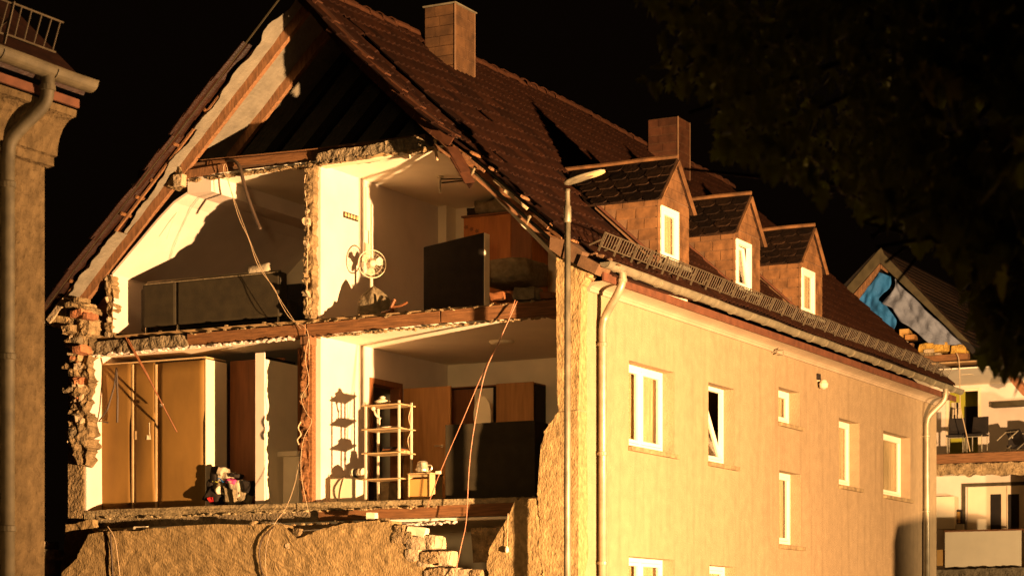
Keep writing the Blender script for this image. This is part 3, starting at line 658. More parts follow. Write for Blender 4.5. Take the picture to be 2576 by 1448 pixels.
# left slope seen from below: rafters, membrane, battens, tiles
XE2, ZE2 = -9.75, 6.75
SL2 = math.hypot(XR-XE2, ZR-ZE2); UX, UZ = (XR-XE2)/SL2, (ZR-ZE2)/SL2; N2 = Vector((-UZ, 0, UX))
def lroof(d, y, lift=0): return Vector((XE2+UX*d, y, ZE2-.10+UZ*d))+N2*lift
def rafter(y, d0, d1, h=.15, wd=.085, nm='rafter', warp=0, m='rafter'):
    pts = [lroof(d0+(d1-d0)*i/8, y+warp*math.sin(i*.7), -.10-h/2) for i in range(9)]
    mb = MB()
    for a, b in zip(pts[:-1], pts[1:]): mb.beam(a, b, h, wd, (0, 1, 0))
    return mb.build(nm, m, H)
for i, y in enumerate((.42, 1.22, 2.02, 2.82, 3.62)): rafter(y, .15 if i else .35, SL2-.05, m='rafter' if i < 2 else 'black')  # rear rafters coloured black, the attic's shade put into the timber
for y in [4.5+.9*i for i in range(14)]: rafter(y, .15, SL2-.05, m='black')  # black stands for the attic's shade here too
def memb(d0, d1, y0, y1, seed, rg=.10):
    r2 = random.Random(seed)
    def fn(u, v):
        e = y0+rg*1.6*noise.noise(Vector((v*5, seed*7.7, 0)))+rg*.5*noise.noise(Vector((v*17, seed*3.1, 1))); y = e+(y1-e)*u
        return lroof(d0+(d1-d0)*v, y, -.075-.03*math.sin(math.pi*min(1, max(0, ((y-.42) % .8)/.8)))+.02*noise.noise(Vector((y*3, v*9, seed))))
    return MB().sheet(fn, 12, 40).build('roof_membrane', 'membrane', H, solid=.006)
memb(SL2*.60, SL2-.02, .06, HL, 1)
memb(SL2*.30, SL2*.60, .24, HL, 2)
memb(.1, SL2*.30, .10, HL, 3)
MB().sheet(lambda u, v: lroof(SL2*v, .36+(HL-.36)*u, .03), 4, 12).build('roof_deck', 'tile', H, solid=.02)
d = .25
while d < SL2-.2:
    y0 = .12+rr.uniform(-.10, .08) if d < SL2*.72 else .34
    MB().beam(lroof(d, y0, -.02), lroof(d, HL, -.02), .045, .028, N2).build('batten', 'beam', H); d += .355
MB().beam(lroof(.2, .16, -.055), lroof(SL2*.82, .16, -.055), .04, .03, N2).build('counter_batten', 'rafter', H)
MB().beam(lroof(SL2*.05, -.02, .0), lroof(SL2*.985, -.04, -.0), .008, .025, N2).build('edge_trim', 'olive', H)
d = .0; i = 0
while d < SL2*.80:
    for y in (-.14+rr.uniform(-.05, .05), .16):
        p = lroof(d, y, .02); ex = Vector((UX, 0, UZ)); n = N2; ex2 = (ex-n*.055).normalized(); n2 = Vector((0, 1, 0)).cross(ex2)*-1
        if n2.dot(N2) < 0: n2 = -n2
        m = Matrix((ex2, Vector((0, 1, 0)), n2)).transposed().to_4x4() @ Matrix.Rotation(rr.gauss(0, .05), 4, 'Z'); m.translation = p; inst('roof_tile', TM, m, H)
    d += .355
# torn lower edge of the right slope: rafter stubs, battens, slipped tiles
def rr_pt(d, y, lift): p = roofp(d, y); return p+Vector((-TZ*0, 0, 0))+Vector((TZ, 0, -TX)).normalized()*lift
for y, d0, d1 in ((.34, .15, SL-.1), (1.15, .15, SL-.1)):
    mb = MB(); pts = [rr_pt(d0+(d1-d0)*i/8, y, -.20) for i in range(9)]
    for a, b in zip(pts[:-1], pts[1:]): mb.beam(a, b, .085, .15, (0, 1, 0))
    mb.build('rafter', 'beam', H)
mb = MB(); pts = [rr_pt(.1+(SL*.5)*i/6, .20, -.30) for i in range(7)]
for a, b in zip(pts[:-1], pts[1:]): mb.beam(a, b, .03, .10, (0, 1, 0))
mb.build('lining_edge', 'rafter', H)
for i in range(8):
    d = .35+i*.355
    MB().beam(rr_pt(d, rr.uniform(-.06, .12), -.045), rr_pt(d+.02, .85, -.06), .05, .035, (TZ, 0, -TX)).build('batten', 'beam' if i % 2 else 'rafter', H)
for i in range(7):
    d = .3+i*.42+rr.uniform(-.1, .1); a = rr_pt(d, .04+rr.uniform(-.08, .08), -.12); b = rr_pt(d+rr.uniform(.3, .5), .05+rr.uniform(-.05, .1), -.14)
    MB().beam(a, b, .04, .02, (0, 1, 0)).build('batten', rr.choice(['rafter', 'paleboard', 'beam']), H)
for i, (d, lf) in enumerate(((3.02, -.10), (2.86, -.18))):    # two dark tiles hanging off the verge
    p = rr_pt(d, -.12, lf); m = Matrix.Translation(p) @ Matrix.Rotation(R(58), 4, 'Y') @ Matrix.Rotation(R(-65), 4, 'X'); inst('verge_tile', vme, m, H)
for i, (x, y, dx, dy) in enumerate([(1196, 420, -12, 26), (1332, 545, -7, 22), (1190, 432, -18, 24)]):
    MB().tube(smooth_line([G(x, y, .1), G(x+dx*.5, y+dy*.4, .05), G(x+dx, y+dy, .02)]), [.03-.026*k/12 for k in range(13)], 5).build('torn_lining', 'oldcloth', H)
# snow guard panels on the eaves
def snow_guard(y0, y1, x, z, parent, lean=.09, h=.175, pitch=.088, panel=.55, bend=True):
    bar = None; y = y0; k = 0
    while y < y1-.1:
        L_ = min(panel, y1-y); off = random.uniform(-.015, .015) if bend else 0
        sg = MB(); a0 = Vector((x+off, y, z+random.uniform(-.008, .008))); up = Vector((lean, 0, h))
        sg.tube([a0, a0+Vector((0, L_-.02, 0))], .0085, 5); sg.tube([a0+up, a0+up+Vector((0, L_-.02, 0))], .0085, 5)
        sg.beam(a0-up*.18+Vector((.0, .01, -.04)), a0+up*1.06+Vector((0, .01, 0)), .028, .01, (0, 1, 0))
        sg.beam(a0+Vector((-.16, .01, .02)), a0+up*.5+Vector((0, .01, 0)), .02, .008, (0, 1, 0))
        p = sg.build('snow_guard', 'guard', parent); n = int(L_/pitch)
        for i in range(1, n+1):
            m = Matrix.Translation(a0+Vector((0, i*L_/(n+.5), 0)))
            if bar is None: b = MB().tube([(0, 0, 0), up*.5, up], .006, 5).build('guard_bar', 'guard'); bar = b; b.parent = p; b.matrix_basis = Matrix.Translation(-wloc(p)) @ m
            else: inst('guard_bar', bar, m @ Matrix.Rotation(random.gauss(0, .03), 4, 'X'), p)
        y += L_; k += 1
snow_guard(.02, HL-.05, .30, 7.07, H)
# debris caught behind the guard
o = fringe('leaf_litter', (1490, 634), (1560, 668), 10, 'eavebox', .1, 19, 4)
# ---- dormers
random.seed(3)
def dormer(c):
    # body: cheeks down to the slope and a gabled front
    xb = XE-(ZDE-ZE)/(ZR-ZE)*(XE-XR)*1.0
    mb = MB(); y0, y1 = c-DW, c+DW
    def rz(x): return roof_at(x, c)-.06
    for y, t in ((y1-.04, .04),):
        MB().hexa([(XD-.02, y, rz(XD)), (XD-.02, y+t, rz(XD)), (XD-.02, y+t, ZDE), (XD-.02, y, ZDE)], [(xb, y, rz(xb)), (xb, y+t, rz(xb)), (xb, y+t, ZDE), (xb, y, ZDE)]).build('dormer_cheek', 'eavebox', None)
    for y, t in ((y0, .04),):
        mb.hexa([(XD-.02, y, rz(XD)), (XD-.02, y+t, rz(XD)), (XD-.02, y+t, ZDE), (XD-.02, y, ZDE)], [(xb, y, rz(xb)), (xb, y+t, rz(xb)), (xb, y+t, ZDE), (xb, y, ZDE)])
    body = mb.build('dormer', 'eavebox', H); ck = [o for o in C.objects if o.name.startswith('dormer_cheek') and o.parent is None][0]; ck.parent = body
    wy0, wy1, wz0, wz1 = c-.50, c+.16, 7.40, 8.22
    # front: cladding round the window
    fr = MB().box((XD-.05, y0+.0, rz(XD)), (XD-.012, wy0, ZDE)).box((XD-.05, wy1, rz(XD)), (XD-.012, y1, ZDE)).box((XD-.05, wy0, wz1), (XD-.012, wy1, ZDE)).box((XD-.05, wy0, rz(XD)), (XD-.012, wy1, wz0))
    fr.prism([(XD-.05, y0, ZDE), (XD-.05, y1, ZDE), (XD-.05, c, ZDA-.02)], (.038, 0, 0)); fr.build('dormer_front', 'eavebox', body)
    f2 = MB(); fw = .07
    for a, b, e, d in ((wy0, wy0+fw, wz0, wz1), (wy1-fw, wy1, wz0, wz1), (wy0+fw, wy1-fw, wz0, wz0+fw), (wy0+fw, wy1-fw, wz1-fw, wz1)): f2.box((XD-.06, a, e), (XD+.02, b, d))
    f2.build('window_frame', 'upvc', body, .004)
    tl = .13 if c == DOR[1] else 0
    def T(x, y, z): return (x-tl*(z-wz0), y, z)
    sm = MB(); a, b, e, d, sw = wy0+fw, wy1-fw, wz0+fw, wz1-fw, .05
    for p, q, r_, s_ in ((a, a+sw, e, d), (b-sw, b, e, d), (a+sw, b-sw, e, e+sw), (a+sw, b-sw, d-sw, d)):
        sm.hexa([T(XD-.045, p, r_), T(XD-.045, q, r_), T(XD-.045, q, s_), T(XD-.045, p, s_)], [T(XD+.008, p, r_), T(XD+.008, q, r_), T(XD+.008, q, s_), T(XD+.008, p, s_)])
    sm.build('window_sash', 'upvc', body, .003)
    MB().hexa([T(XD-.03, a+sw, e+sw), T(XD-.03, b-sw, e+sw), T(XD-.03, b-sw, d-sw), T(XD-.03, a+sw, d-sw)], [T(XD-.022, a+sw, e+sw), T(XD-.022, b-sw, e+sw), T(XD-.022, b-sw, d-sw), T(XD-.022, a+sw, d-sw)]).build('window_pane', 'glass', body)
    MB().sheet(lambda u, v: (XD-.085-(.09 if tl else 0)+.02*math.sin(u*24+c), wy0+.02+(wy1-wy0-.04)*u, wz0+.02+(wz1-wz0)*v), 26, 2).build('curtain', 'curtain', body)
    boxo('window_sill', (XD-.02, wy0-.04, wz0-.07), (XD+.10, wy1+.30, wz0-.005), 'zinc', body, .004)
    # cladding sheets, each its own piece: cheek (towards the gable) and front
    z = ZDE-.01; row = 0
    while z > 7.30:
        zb = z-.17; xs = XD-.015; xe = XE-(zb-ZE)/(ZR-ZE)*(XE-XR)-.02; x = xs-(.0 if row % 2 else -.14)
        first = True
        while x > xe-.05:
            x1 = max(xe, x-.36); xa = min(x, xs)
            if xa-x1 > .05:
                MB().hexa([(xa-.007, y0-.016, zb), (x1+.007, y0-.016, zb), (x1+.007, y0-.005, z-.010), (xa-.007, y0-.005, z-.010)], [(xa-.007, y0-.002, zb), (x1+.007, y0-.002, zb), (x1+.007, y0-.002, z-.010), (xa-.007, y0-.002, z-.010)]).build('cladding_sheet', 'clad', body)
            x -= .36; first = False
        z = zb; row += 1
    z = ZDE-.01; row = 0
    while z > 7.40:                              # strips right and left of the window
        zb = max(z-.17, 7.36)
        for a, b in ((wy1+.004, wy1+.16), (wy1+.165, y1-.002), (y0, wy0-.004)):
            if z > wz1+.05 or True: MB().hexa([(XD, a, zb), (XD, b, zb), (XD-.008, b, z-.004), (XD-.008, a, z-.004)], [(XD-.014, a, zb), (XD-.014, b, zb), (XD-.014, b, z-.004), (XD-.014, a, z-.004)]).build('cladding_sheet', 'clad', body)
        z = zb; row += 1
    for k in range(4):
        a = wy0+k*(wy1-wy0)/4; MB().box((XD-.014, a+.003, wz1+.005), (XD, a+(wy1-wy0)/4-.003, ZDE-.012)).build('cladding_sheet', 'clad', body)
    z = ZDE; n = 5
    while z < ZDA-.08:                           # diminishing courses in the little gable
        zt = min(z+.155, ZDA-.03); wb = DW*(ZDA-z)/(ZDA-ZDE)-.02; wt = DW*(ZDA-zt)/(ZDA-ZDE)-.02
        for k in range(n):
            t0, t1 = -1+2*k/n+.012, -1+2*(k+1)/n-.012
            MB().hexa([(XD+.004, c+wb*t0, z+.004), (XD+.004, c+wb*t1, z+.004), (XD-.004, c+wt*t1, zt), (XD-.004, c+wt*t0, zt)], [(XD-.013, c+wb*t0, z+.004), (XD-.013, c+wb*t1, z+.004), (XD-.013, c+wt*t1, zt), (XD-.013, c+wt*t0, zt)]).build('cladding_sheet', 'clad', body)
        z = zt; n = max(1, n-1)
    # roof of the dormer
    xbk = XE-(ZDA-ZE)/(ZR-ZE)*(XE-XR)-.1; ov = .06
    for s_ in (-1, 1):
        e = Vector((0, s_*(DW+.08), ZDE-.085)); a = Vector((0, 0, ZDA+.01))
        xb2 = XE-(ZDE-ZE)/(ZR-ZE)*(XE-XR)-.1
        def P(x, t, l): return Vector((x, c+e.y*t, a.z+(e.z-a.z)*t+l))
        MB().hexa([P(XD+ov, 0, -.03), P(XD+ov, 1, -.03), P(XD+ov, 1, 0), P(XD+ov, 0, 0)], [P(xbk, 0, -.03), P(xb2, 1, -.03), P(xb2, 1, 0), P(xbk, 0, 0)]).build('dormer_roof', 'slate', body)
        if s_ < 0 or True:
            nr = 5
            for i in range(nr):
                t0, t1 = i/nr, (i+1.25)/nr; t1 = min(t1, 1.04); xl = xbk+(xb2-xbk)*t1; nn = int((XD+ov-xl)/.30)+1; x = XD+ov-(.15 if i % 2 else 0)
                if i % 2: MB().hexa([P(XD+ov, t0, .004), P(XD+ov, t1, .026), P(x+.008, t1, .026), P(x+.008, t0, .004)], [P(XD+ov, t0, .0), P(XD+ov, t1, .008), P(x+.008, t1, .008), P(x+.008, t0, .0)]).build('roof_slate', 'slate', body)
                for k in range(nn):
                    x1 = x-.30
                    if x1 < xl-.15: break
                    j1, j2 = random.uniform(-.035, .035), random.uniform(-.006, .012)
                    # scalloped lower corner
                    q = [P(x-.005, t0, .004), P(x-.005, t1-.05+j1, .024+j2), P(x-.05, t1+j1, .028+j2), P(x1+.08, t1+j1, .028+j2), P(x1+.008, t1-.07+j1, .024+j2), P(x1+.008, t0, .004)]
                    MB().prism(q, (0, 0, -.016)).build('roof_slate', 'slate', body); x = x1
    a = Vector((XD+ov+.01, c, ZDA+.035)); b = Vector((xbk, c, ZDA+.03))
    MB().tube([a, a.lerp(b, .3)+Vector((0, 0, .006)), a.lerp(b, .6)-Vector((0, 0, .006)), b], .035, 7).build('dormer_ridge', 'clad', body)
    for s_ in (-1, 1):
        MB().beam((XD+ov+.012, c, ZDA-.03), (XD+ov+.012, c+s_*(DW+.08), ZDE-.115), .02, .05, (1, 0, 0)).build('verge_board', 'clad', body)
    MB().beam((XD+.0, c-DW-.03, roof_at(XD, c)+.04), (xb+.05, c-DW-.03, roof_at(xb+.05, c)+.04), .06, .03).build('flashing', 'redboard', body)
for c in DOR: dormer(c)
# ---- chimneys clad in flat sheets
def chimney(x0, x1, y0, y1, zt, mname, cap):
    zb = roof_at(x1, (y0+y1)/2)-.3
    body = boxo('chimney', (x0, y0, zb), (x1, y1, zt), 'eavebox', H, 0)
    rows = int((zt-zb)/.165)+1
    for i in range(rows):
        z1 = zt-.01-i*.165; z0 = max(zb, z1-.155)
        if z0 >= z1-.02: continue
        sp = .5 if i % 2 else .34
        for a, b in ((x0+.006, x0+(x1-x0)*sp-.005), (x0+(x1-x0)*sp+.005, x1-.014)):
            MB().box((a, y0-.012, z0), (b, y0-.002, z1)).build('chimney_sheet', mname, body)
        for a, b in ((y0+.014, y0+(y1-y0)*(1-sp)-.003), (y0+(y1-y0)*(1-sp)+.003, y1-.006)):
            MB().box((x1+.002, a, z0), (x1+.012, b, z1)).build('chimney_sheet', mname, body)
    MB().beam((x1+.008, y0-.008, zb), (x1+.008, y0-.008, zt), .03, .03, (1, 1, 0)).build('corner_trim', 'eavebox', body)
    MB().beam((x1+.008, y1-.002, zb), (x1+.008, y1-.002, zt), .02, .02, (1, 1, 0)).build('corner_trim', 'eavebox', body)
    if cap: MB().box((x0-.03, y0-.035, zt+.002), (x1+.035, y1+.035, zt+.022)).build('chimney_cap', 'zinc', body)
    return body
chimney(*CH[0], 11.96, 'chim', True)
chimney(*CH[1], 12.02, 'tilered', False)
for a in (CH[0], CH[1]): pass

# ================================================================== things in the rooms
# --- upper right room
p = G(936, 664, 1.27)
fan = thing('pedestal_fan', 'white pedestal fan standing in the upper right room with its cage turned to the street', 'fan', (p.x, p.y, ZU))
ax = Vector((.62, -.78, .05)).normalized(); q = ax.to_track_quat('Z', 'Y'); cg = MB(); RF = .215
for r, h in ((RF, .0), (RF, .012), (RF*.72, .05), (RF*.72, -.05), (RF*.4, .062)): cg.tube([p+q @ Vector((r*math.cos(t*math.pi/16), r*math.sin(t*math.pi/16), h)) for t in range(33)], .008 if r == RF else .002, 5, False)
for k in range(18):
    a = 2*math.pi*k/18
    for s_ in (1, -1): cg.tube([p+q @ Vector((r*math.cos(a), r*math.sin(a), s_*h)) for r, h in ((.05, .065), (RF*.5, .062), (RF*.85, .04), (RF, .0))], .0016, 4, False)
cg.build('fan_cage', 'plastic', fan)
bl = MB()
for k in range(3):
    a0 = 2*math.pi*k/3+.4
    vs = [p+q @ Vector((r*math.cos(a0+da), r*math.sin(a0+da), h)) for r, da, h in ((.04, -.3, -.02), (.12, -.55, -.03), (.175, -.35, -.03), (.185, .05, .0), (.16, .4, .02), (.10, .45, .02), (.04, .3, .015))]
    bl.prism(vs, ax*.004)
bl.build('fan_blades', 'plastic', fan); MB().lathe(p-ax*.16, [(.03, 0), (.055, .02), (.06, .10), (.05, .15), (.05, .24), (.03, .25)], 14, ax).build('fan_motor', 'plastic', fan, smooth=True)
MB().tube([p-ax*.1+Vector((0, 0, -.04)), Vector((p.x-.06, p.y+.08, p.z-.24)), Vector((p.x-.06, p.y+.08, p.z-.42))], .026, 10).build('fan_neck', 'plastic', fan)
MB().tube([(p.x-.06, p.y+.08, p.z-.4), (p.x-.06, p.y+.08, ZU+.03)], .013, 8).build('fan_pole', 'steel', fan)
MB().lathe((p.x-.06, p.y+.08, ZU), [(.19, 0), (.18, .02), (.05, .045), (.03, .06)], 18).build('fan_base', 'plastic', fan)
c = G(940, 790, .95); c.z = ZU
def drape(u, v):
    a = 2*math.pi*u; r = (.30-.30*(v**2.2))*(1+.16*math.sin(a*5+v*3)+.1*math.sin(a*3+1)); return c+Vector((r*math.cos(a)*.78, r*math.sin(a)*.6, .50*(v**.55)+.02*math.sin(a*4)))
o = MB().sheet(drape, 40, 12).build('draped_chair', 'oldcloth', smooth=True, solid=.01); tag(o, 'low chair hidden under a drooping pale cloth in front of the white fan', 'chair')
st = MB(); b0 = G(975, 792, .62)
st.tube(smooth_line([b0, b0+Vector((.06, 0, .10)), b0+Vector((.20, .02, .12)), b0+Vector((.33, .02, .17))]), .02, 6); st.tube(smooth_line([b0+Vector((.02, 0, 0)), b0+Vector((.08, 0, .14)), b0+Vector((.13, 0, .23))]), .025, 6); st.tube([b0+Vector((-.1, 0, .02)), b0+Vector((.1, 0, .06))], .035, 6)
o = st.build('broken_bracket', 'doorbrown'); tag(o, 'dark broken bracket with two prongs on the floor right of the draped chair', 'bracket')
# upended mattress
q0 = [G(1065, 621, 1.45), G(1217, 584, 1.45), G(1217, 768, 1.45), G(1065, 790, 1.45)]
mt = thing('upended_mattress', 'dark slab like mattress standing on its edge with a pale narrow side', 'mattress', (q0[3].x, q0[3].y, ZU))
MB().prism(q0, (.0, .16, 0)).build('mattress_cover', 'dark', mt, .012)
e0 = [Vector((q0[1].x+.003, 1.452, q0[1].z-.01)), Vector((q0[1].x+.003, 1.608, q0[1].z-.01)), Vector((q0[2].x+.003, 1.608, ZU)), Vector((q0[2].x+.003, 1.452, ZU))]
MB().prism(e0, (.012, 0, 0)).build('mattress_side', 'upvc', mt)
# reddish wardrobe at the back
a = G(1165, 548, 3.80); b = G(1338, 720, 3.80)
wd = thing('cherry_wardrobe', 'reddish brown wardrobe at the back of the upper right room under the roof slope', 'wardrobe', (a.x, 3.8, ZU))
boxo('wardrobe_body', (a.x, 3.82, ZU), (b.x, 4.38, a.z), 'cherry', wd); wx = a.x+(b.x-a.x)*.70
boxo('wardrobe_door', (a.x+.01, 3.80, ZU+.06), (wx-.005, 3.818, a.z-.03), 'cherry', wd, .003); boxo('wardrobe_door', (wx+.005, 3.80, ZU+.06), (b.x-.01, 3.818, a.z-.03), 'doorbrown', wd, .003)
boxo('wardrobe_top', (a.x-.03, 3.78, a.z+.002), (b.x+.02, 4.38, a.z+.03), 'doorbrown', wd)
for i in range(2):
    for k in range(6): pass
bd = thing('cloth_bundle', 'greenish bundled blanket lying on top of the reddish wardrobe', 'blanket', (a.x+.5, 4.0, a.z+.03))
MB().rough((a.x+.62, 4.0, a.z+.15), (.85, .4, .2), 5, .22, 3).build('blanket_roll', 'oldcloth', bd, smooth=True); MB().rough((a.x+.15, 3.95, a.z+.10), (.22, .22, .12), 9, .3, 2).build('small_bundle', 'dark', bd)
st = MB(); sp = Vector((a.x+.14, 3.796, a.z-.16))
for k in range(3):
    t = sp+Vector((-.08+.10*k, 0, -.04*k)); st.prism([t+Vector((math.cos(x)*.045*(1 if i % 2 else .55), 0, math.sin(x)*.045*(1 if i % 2 else .55))) for i, x in enumerate([j*math.pi/5 for j in range(10)])], (0, -.003, 0))
st.build('flower_sticker', 'doorbrown', wd)
# pale floor cushion and dark bed behind the mattress
o = MB().rough(G(1290, 690, 2.6), (.9, .9, .35), 3, .12, 3).build('bed', 'oldcloth', smooth=True); tag(o, 'low bed with greenish cover showing right of the upended mattress', 'bed')
boxo('bed_base', (o.data.vertices[0].co.x*0+G(1220, 700, 2.4).x, 2.3, ZU), (G(1330, 700, 2.4).x, 3.4, ZU+.32), 'dark', o)
for i, (x, y, a_, b_, m_) in enumerate([(1262, 748, 36, 18, 'doorbrown'), (1330, 742, 52, 30, 'oldcloth'), (1385, 746, 30, 18, 'doorbrown')]):
    o = MB().rough(G(x, y, .62), (a_/155, .35, b_/172), 70+i, .2, 2).build(['broken_box', 'cloth_heap', 'rubble_heap'][i], m_)
    tag(o, ['small dark box with a torn pale corner on the upper floor edge', 'rounded heap of grey cloth on the upper floor near the street corner', 'small dark rubble lump on the upper floor against the corner wall'][i], ['box', 'cloth', 'rubble'][i])
p = G(1258, 740, .5); o = boxo('paper_scrap', p+Vector((-.06, 0, -.03)), p+Vector((.06, .02, .03)), 'whiteboard'); tag(o, 'small pale torn scrap on the dark box at the upper floor edge', 'paper')
# coat rail on the party wall
a = F(863, 539, XP); b = F(899, 548, XP)
cr = thing('coat_rail', 'short dark patterned coat rail screwed to the bright party wall', 'coat rail', (XP, a.y, a.z))
MB().hexa([(XP+.002, a.y, a.z-.045), (XP+.002, b.y, a.z-.045), (XP+.002, b.y, a.z+.045), (XP+.002, a.y, a.z+.045)], [(XP+.02, a.y, a.z-.045), (XP+.02, b.y, a.z-.045), (XP+.02, b.y, a.z+.045), (XP+.02, a.y, a.z+.045)]).build('rail_board', 'black', cr)
for k in range(5):
    y = a.y+(b.y-a.y)*(k+.5)/5; MB().lathe((XP+.0205, y, a.z), [(.030, 0), (.032, .006), (.012, .008)], 10, (1, 0, 0)).build('hook', 'edge', cr)
# two thin pipes up the party wall
for i, (x, y0, y1) in enumerate(((930, 503, 640), (936, 515, 700))):
    a = F(x, y0, XP+.03); b = F(x, y1, XP+.03); o = MB().tube([a, b], .012, 6).build('wall_pipe', 'greywall', H)
a = F(925, 508, XP+.01); MB().box(a-Vector((.005, .06, .45)), a+Vector((.015, .04, .22))).build('pipe_patch', 'whitewall', H)
p = F(923, 627, XP+.02); boxo('wall_switch', p-Vector((.015, .06, .09)), p+Vector((.02, .06, .09)), 'plastic', H)
# ceiling lamp of the upper room
p = G(1108, 442, 2.1); p.z = ZA
cl = thing('ceiling_lamp', 'small bent ceiling lamp hanging in the upper right room', 'lamp', (p.x, p.y, ZA))
MB().lathe((p.x, p.y, ZA-.03), [(.05, 0), (.05, .028)], 12).build('lamp_rose', 'plastic', cl); MB().tube(smooth_line([(p.x, p.y, ZA-.02), (p.x-.01, p.y, ZA-.15), (p.x+.0, p.y, ZA-.27)]), .018, 6).build('lamp_stem', 'cloth', cl)
MB().tube([(p.x, p.y, ZA-.05), (p.x+.34, p.y+.1, ZA-.06), (p.x+.34, p.y+.1, ZA-.09), (p.x+.02, p.y, ZA-.11)], .012, 5).build('lamp_arm', 'dark', cl)
# --- upper left room: sofa seen from behind
s0 = G(357, 835, .62); s1 = G(704, 800, .62); zt = G(357, 712, .62).z
SY = .62
sf = thing('sofa', 'long dark sofa turned with its high back to the missing gable', 'sofa', (s0.x, SY, ZU))
xm = s0.x+(s1.x-s0.x)*.255
boxo('sofa_back', (s0.x, SY, ZU+.12), (xm-.008, SY+.22, zt), 'sofa', sf, .05); boxo('sofa_back', (xm+.008, SY, ZU+.12), (s1.x, SY+.22, zt-.01), 'sofa', sf, .04)
boxo('back_piping', (s0.x+.05, SY-.005, zt-.035), (s1.x-.03, SY+.01, zt-.02), 'oldcloth', sf); MB().tube([(s0.x+.05, SY+.09, zt+.005), (s1.x-.05, SY+.09, zt-.01)], .03, 8).build('back_piping', 'oldcloth', sf, smooth=True)
boxo('sofa_arm', (s0.x-.16, SY+.15, ZU+.08), (s0.x-.01, SY+.9, zt-.05), 'sofa', sf, .05); boxo('sofa_seat', (s0.x, SY+.23, ZU+.1), (s1.x, SY+.9, ZU+.42), 'sofa', sf, .04)
for x in (s0.x+.05, xm, s1.x-.06): MB().tube([(x, SY+.05, ZU), (x, SY+.05, ZU+.13)], .018, 8).build('leg', 'steel', sf)
c0 = G(653, 678, .70); cu = MB()
def pill(u, v):
    a = math.pi*2*u; t = 2*v-1; r = (1-abs(t)**6)**.5; return c0+Vector((t*.23, math.sin(a)*.07*r, math.cos(a)*.085*(r**.5)+t*.02))
o = MB().sheet(pill, 16, 12).build('bolster_cushion', 'cloth', smooth=True); tag(o, 'pale bolster cushion lying on the top of the dark sofa back', 'cushion')
o = boxo('black_box', G(704, 808, 1.1), G(760, 712, 1.1)+Vector((0, .4, 0)), 'black'); tag(o, 'black cupboard beside the right end of the dark sofa', 'cupboard')
cable('hanging_hose', 'dark flexible hose curling out of the torn ceiling above the sofa', [(560, 408), (586, 404), (603, 420), (612, 455), (622, 490), (640, 540), (655, 577)], [.5, .4, .35, .35, .35, .4, .42], .028, 'hose', 'hose')
p = G(655, 577, .42); 
cable('hanging_cable', 'long pale cable dangling from the torn ceiling past the bolster cushion down to the beam', [(566, 440), (562, 425), (566, 412), (572, 425), (576, 460), (600, 545), (625, 600), (650, 670), (690, 725), (705, 760), (730, 800), (765, 820), (777, 850), (777, 905)], .30, .0048, 'cable')
cable('hanging_cable', 'thin pale cable running beside the long one from the ceiling to the beam', [(566, 430), (578, 470), (622, 588), (655, 668), (700, 745), (738, 803), (757, 826)], .33, .0038, 'cable')
cable('wall_cable', '', [(420, 600), (440, 545), (462, 510), (492, 492)], [.62, .62, .62, .6], .006, 'greywall', parent=H)
cable('wall_cable', '', [(770, 430), (766, 470), (775, 560), (772, 700), (774, 790)], .36, .007, 'cable', parent=H)
# --- lower left room: wardrobe backs
YW = .80; zt = G(222, 921, YW).z; zb = ZF+.02
wa = thing('wardrobe', 'row of tall wardrobes in the lower left room showing three bare hardboard backs', 'wardrobe', (G(222, 1280, YW).x, YW, ZF))
pxs = [(222, 333), (338, 391), (397, 516)]
for i, (a, b) in enumerate(pxs):
    xa, xb_ = G(a, 1100, YW).x, G(b, 1100, YW).x
    def pan(u, v, xa=xa, xb_=xb_, i=i):
        bow = .03*math.sin(math.pi*v*1.2)*(1 if u > .9 else 0)*(1 if i == 1 else .3)
        return (xa+(xb_-xa)*u+bow*.4, YW-.02*math.sin(math.pi*u)*math.sin(math.pi*v)+(-.05*u if i == 1 else .02*u)*math.sin(math.pi*v)*(v < .6), zb+(G((a+b)/2, 917-4*i, YW).z-zb)*v)
    MB().sheet(pan, 8, 12).build('back_panel', 'hardboard', wa, solid=.006, smooth=True)
for x in (335, 394): xa = G(x, 1100, YW).x; boxo('panel_edge', (xa-.022, YW-.012, zb), (xa+.014, YW+.5, G(x, 916, YW).z), 'edge', wa, .002)
xl = G(221, 1100, YW).x; xr_ = G(517, 1100, YW).x
boxo('side_panel', (xr_, YW-.01, zb), (xr_+.02, YW+.55, G(517, 903, YW).z), 'whiteboard', wa, .002)
boxo('top_panel', (xl, YW+.0, zt+.0), (xr_, YW+.55, zt+.02), 'edge', wa, .002); boxo('plinth', (xl, YW-.005, ZF), (xr_, YW+.5, zb-.002), 'edge', wa, .002)
cp = G(374, 1085, YW-.03); kp = MB()
for k in range(3): kp.hexa([cp+Vector((-.05+.02*k, -.02*k, -.13)), cp+Vector((.04+.01*k, -.03, -.13)), cp+Vector((.035, -.03, .14-.06*k)), cp+Vector((-.02, -.01, .14-.06*k))], [cp+Vector((-.05+.02*k, -.02*k+.01, -.13)), cp+Vector((.04+.01*k, -.02, -.13)), cp+Vector((.035, -.02, .14-.06*k)), cp+Vector((-.02, .0, .14-.06*k))])
o = kp.build('paper_bundle', 'whiteboard'); tag(o, 'little bundle of folded pale papers stuck to the narrow wardrobe back', 'papers')
boxo('paper_label', G(339, 1105, YW-.02), G(348, 1083, YW-.02)+Vector((0, .004, 0)), 'edge', wa, 0)
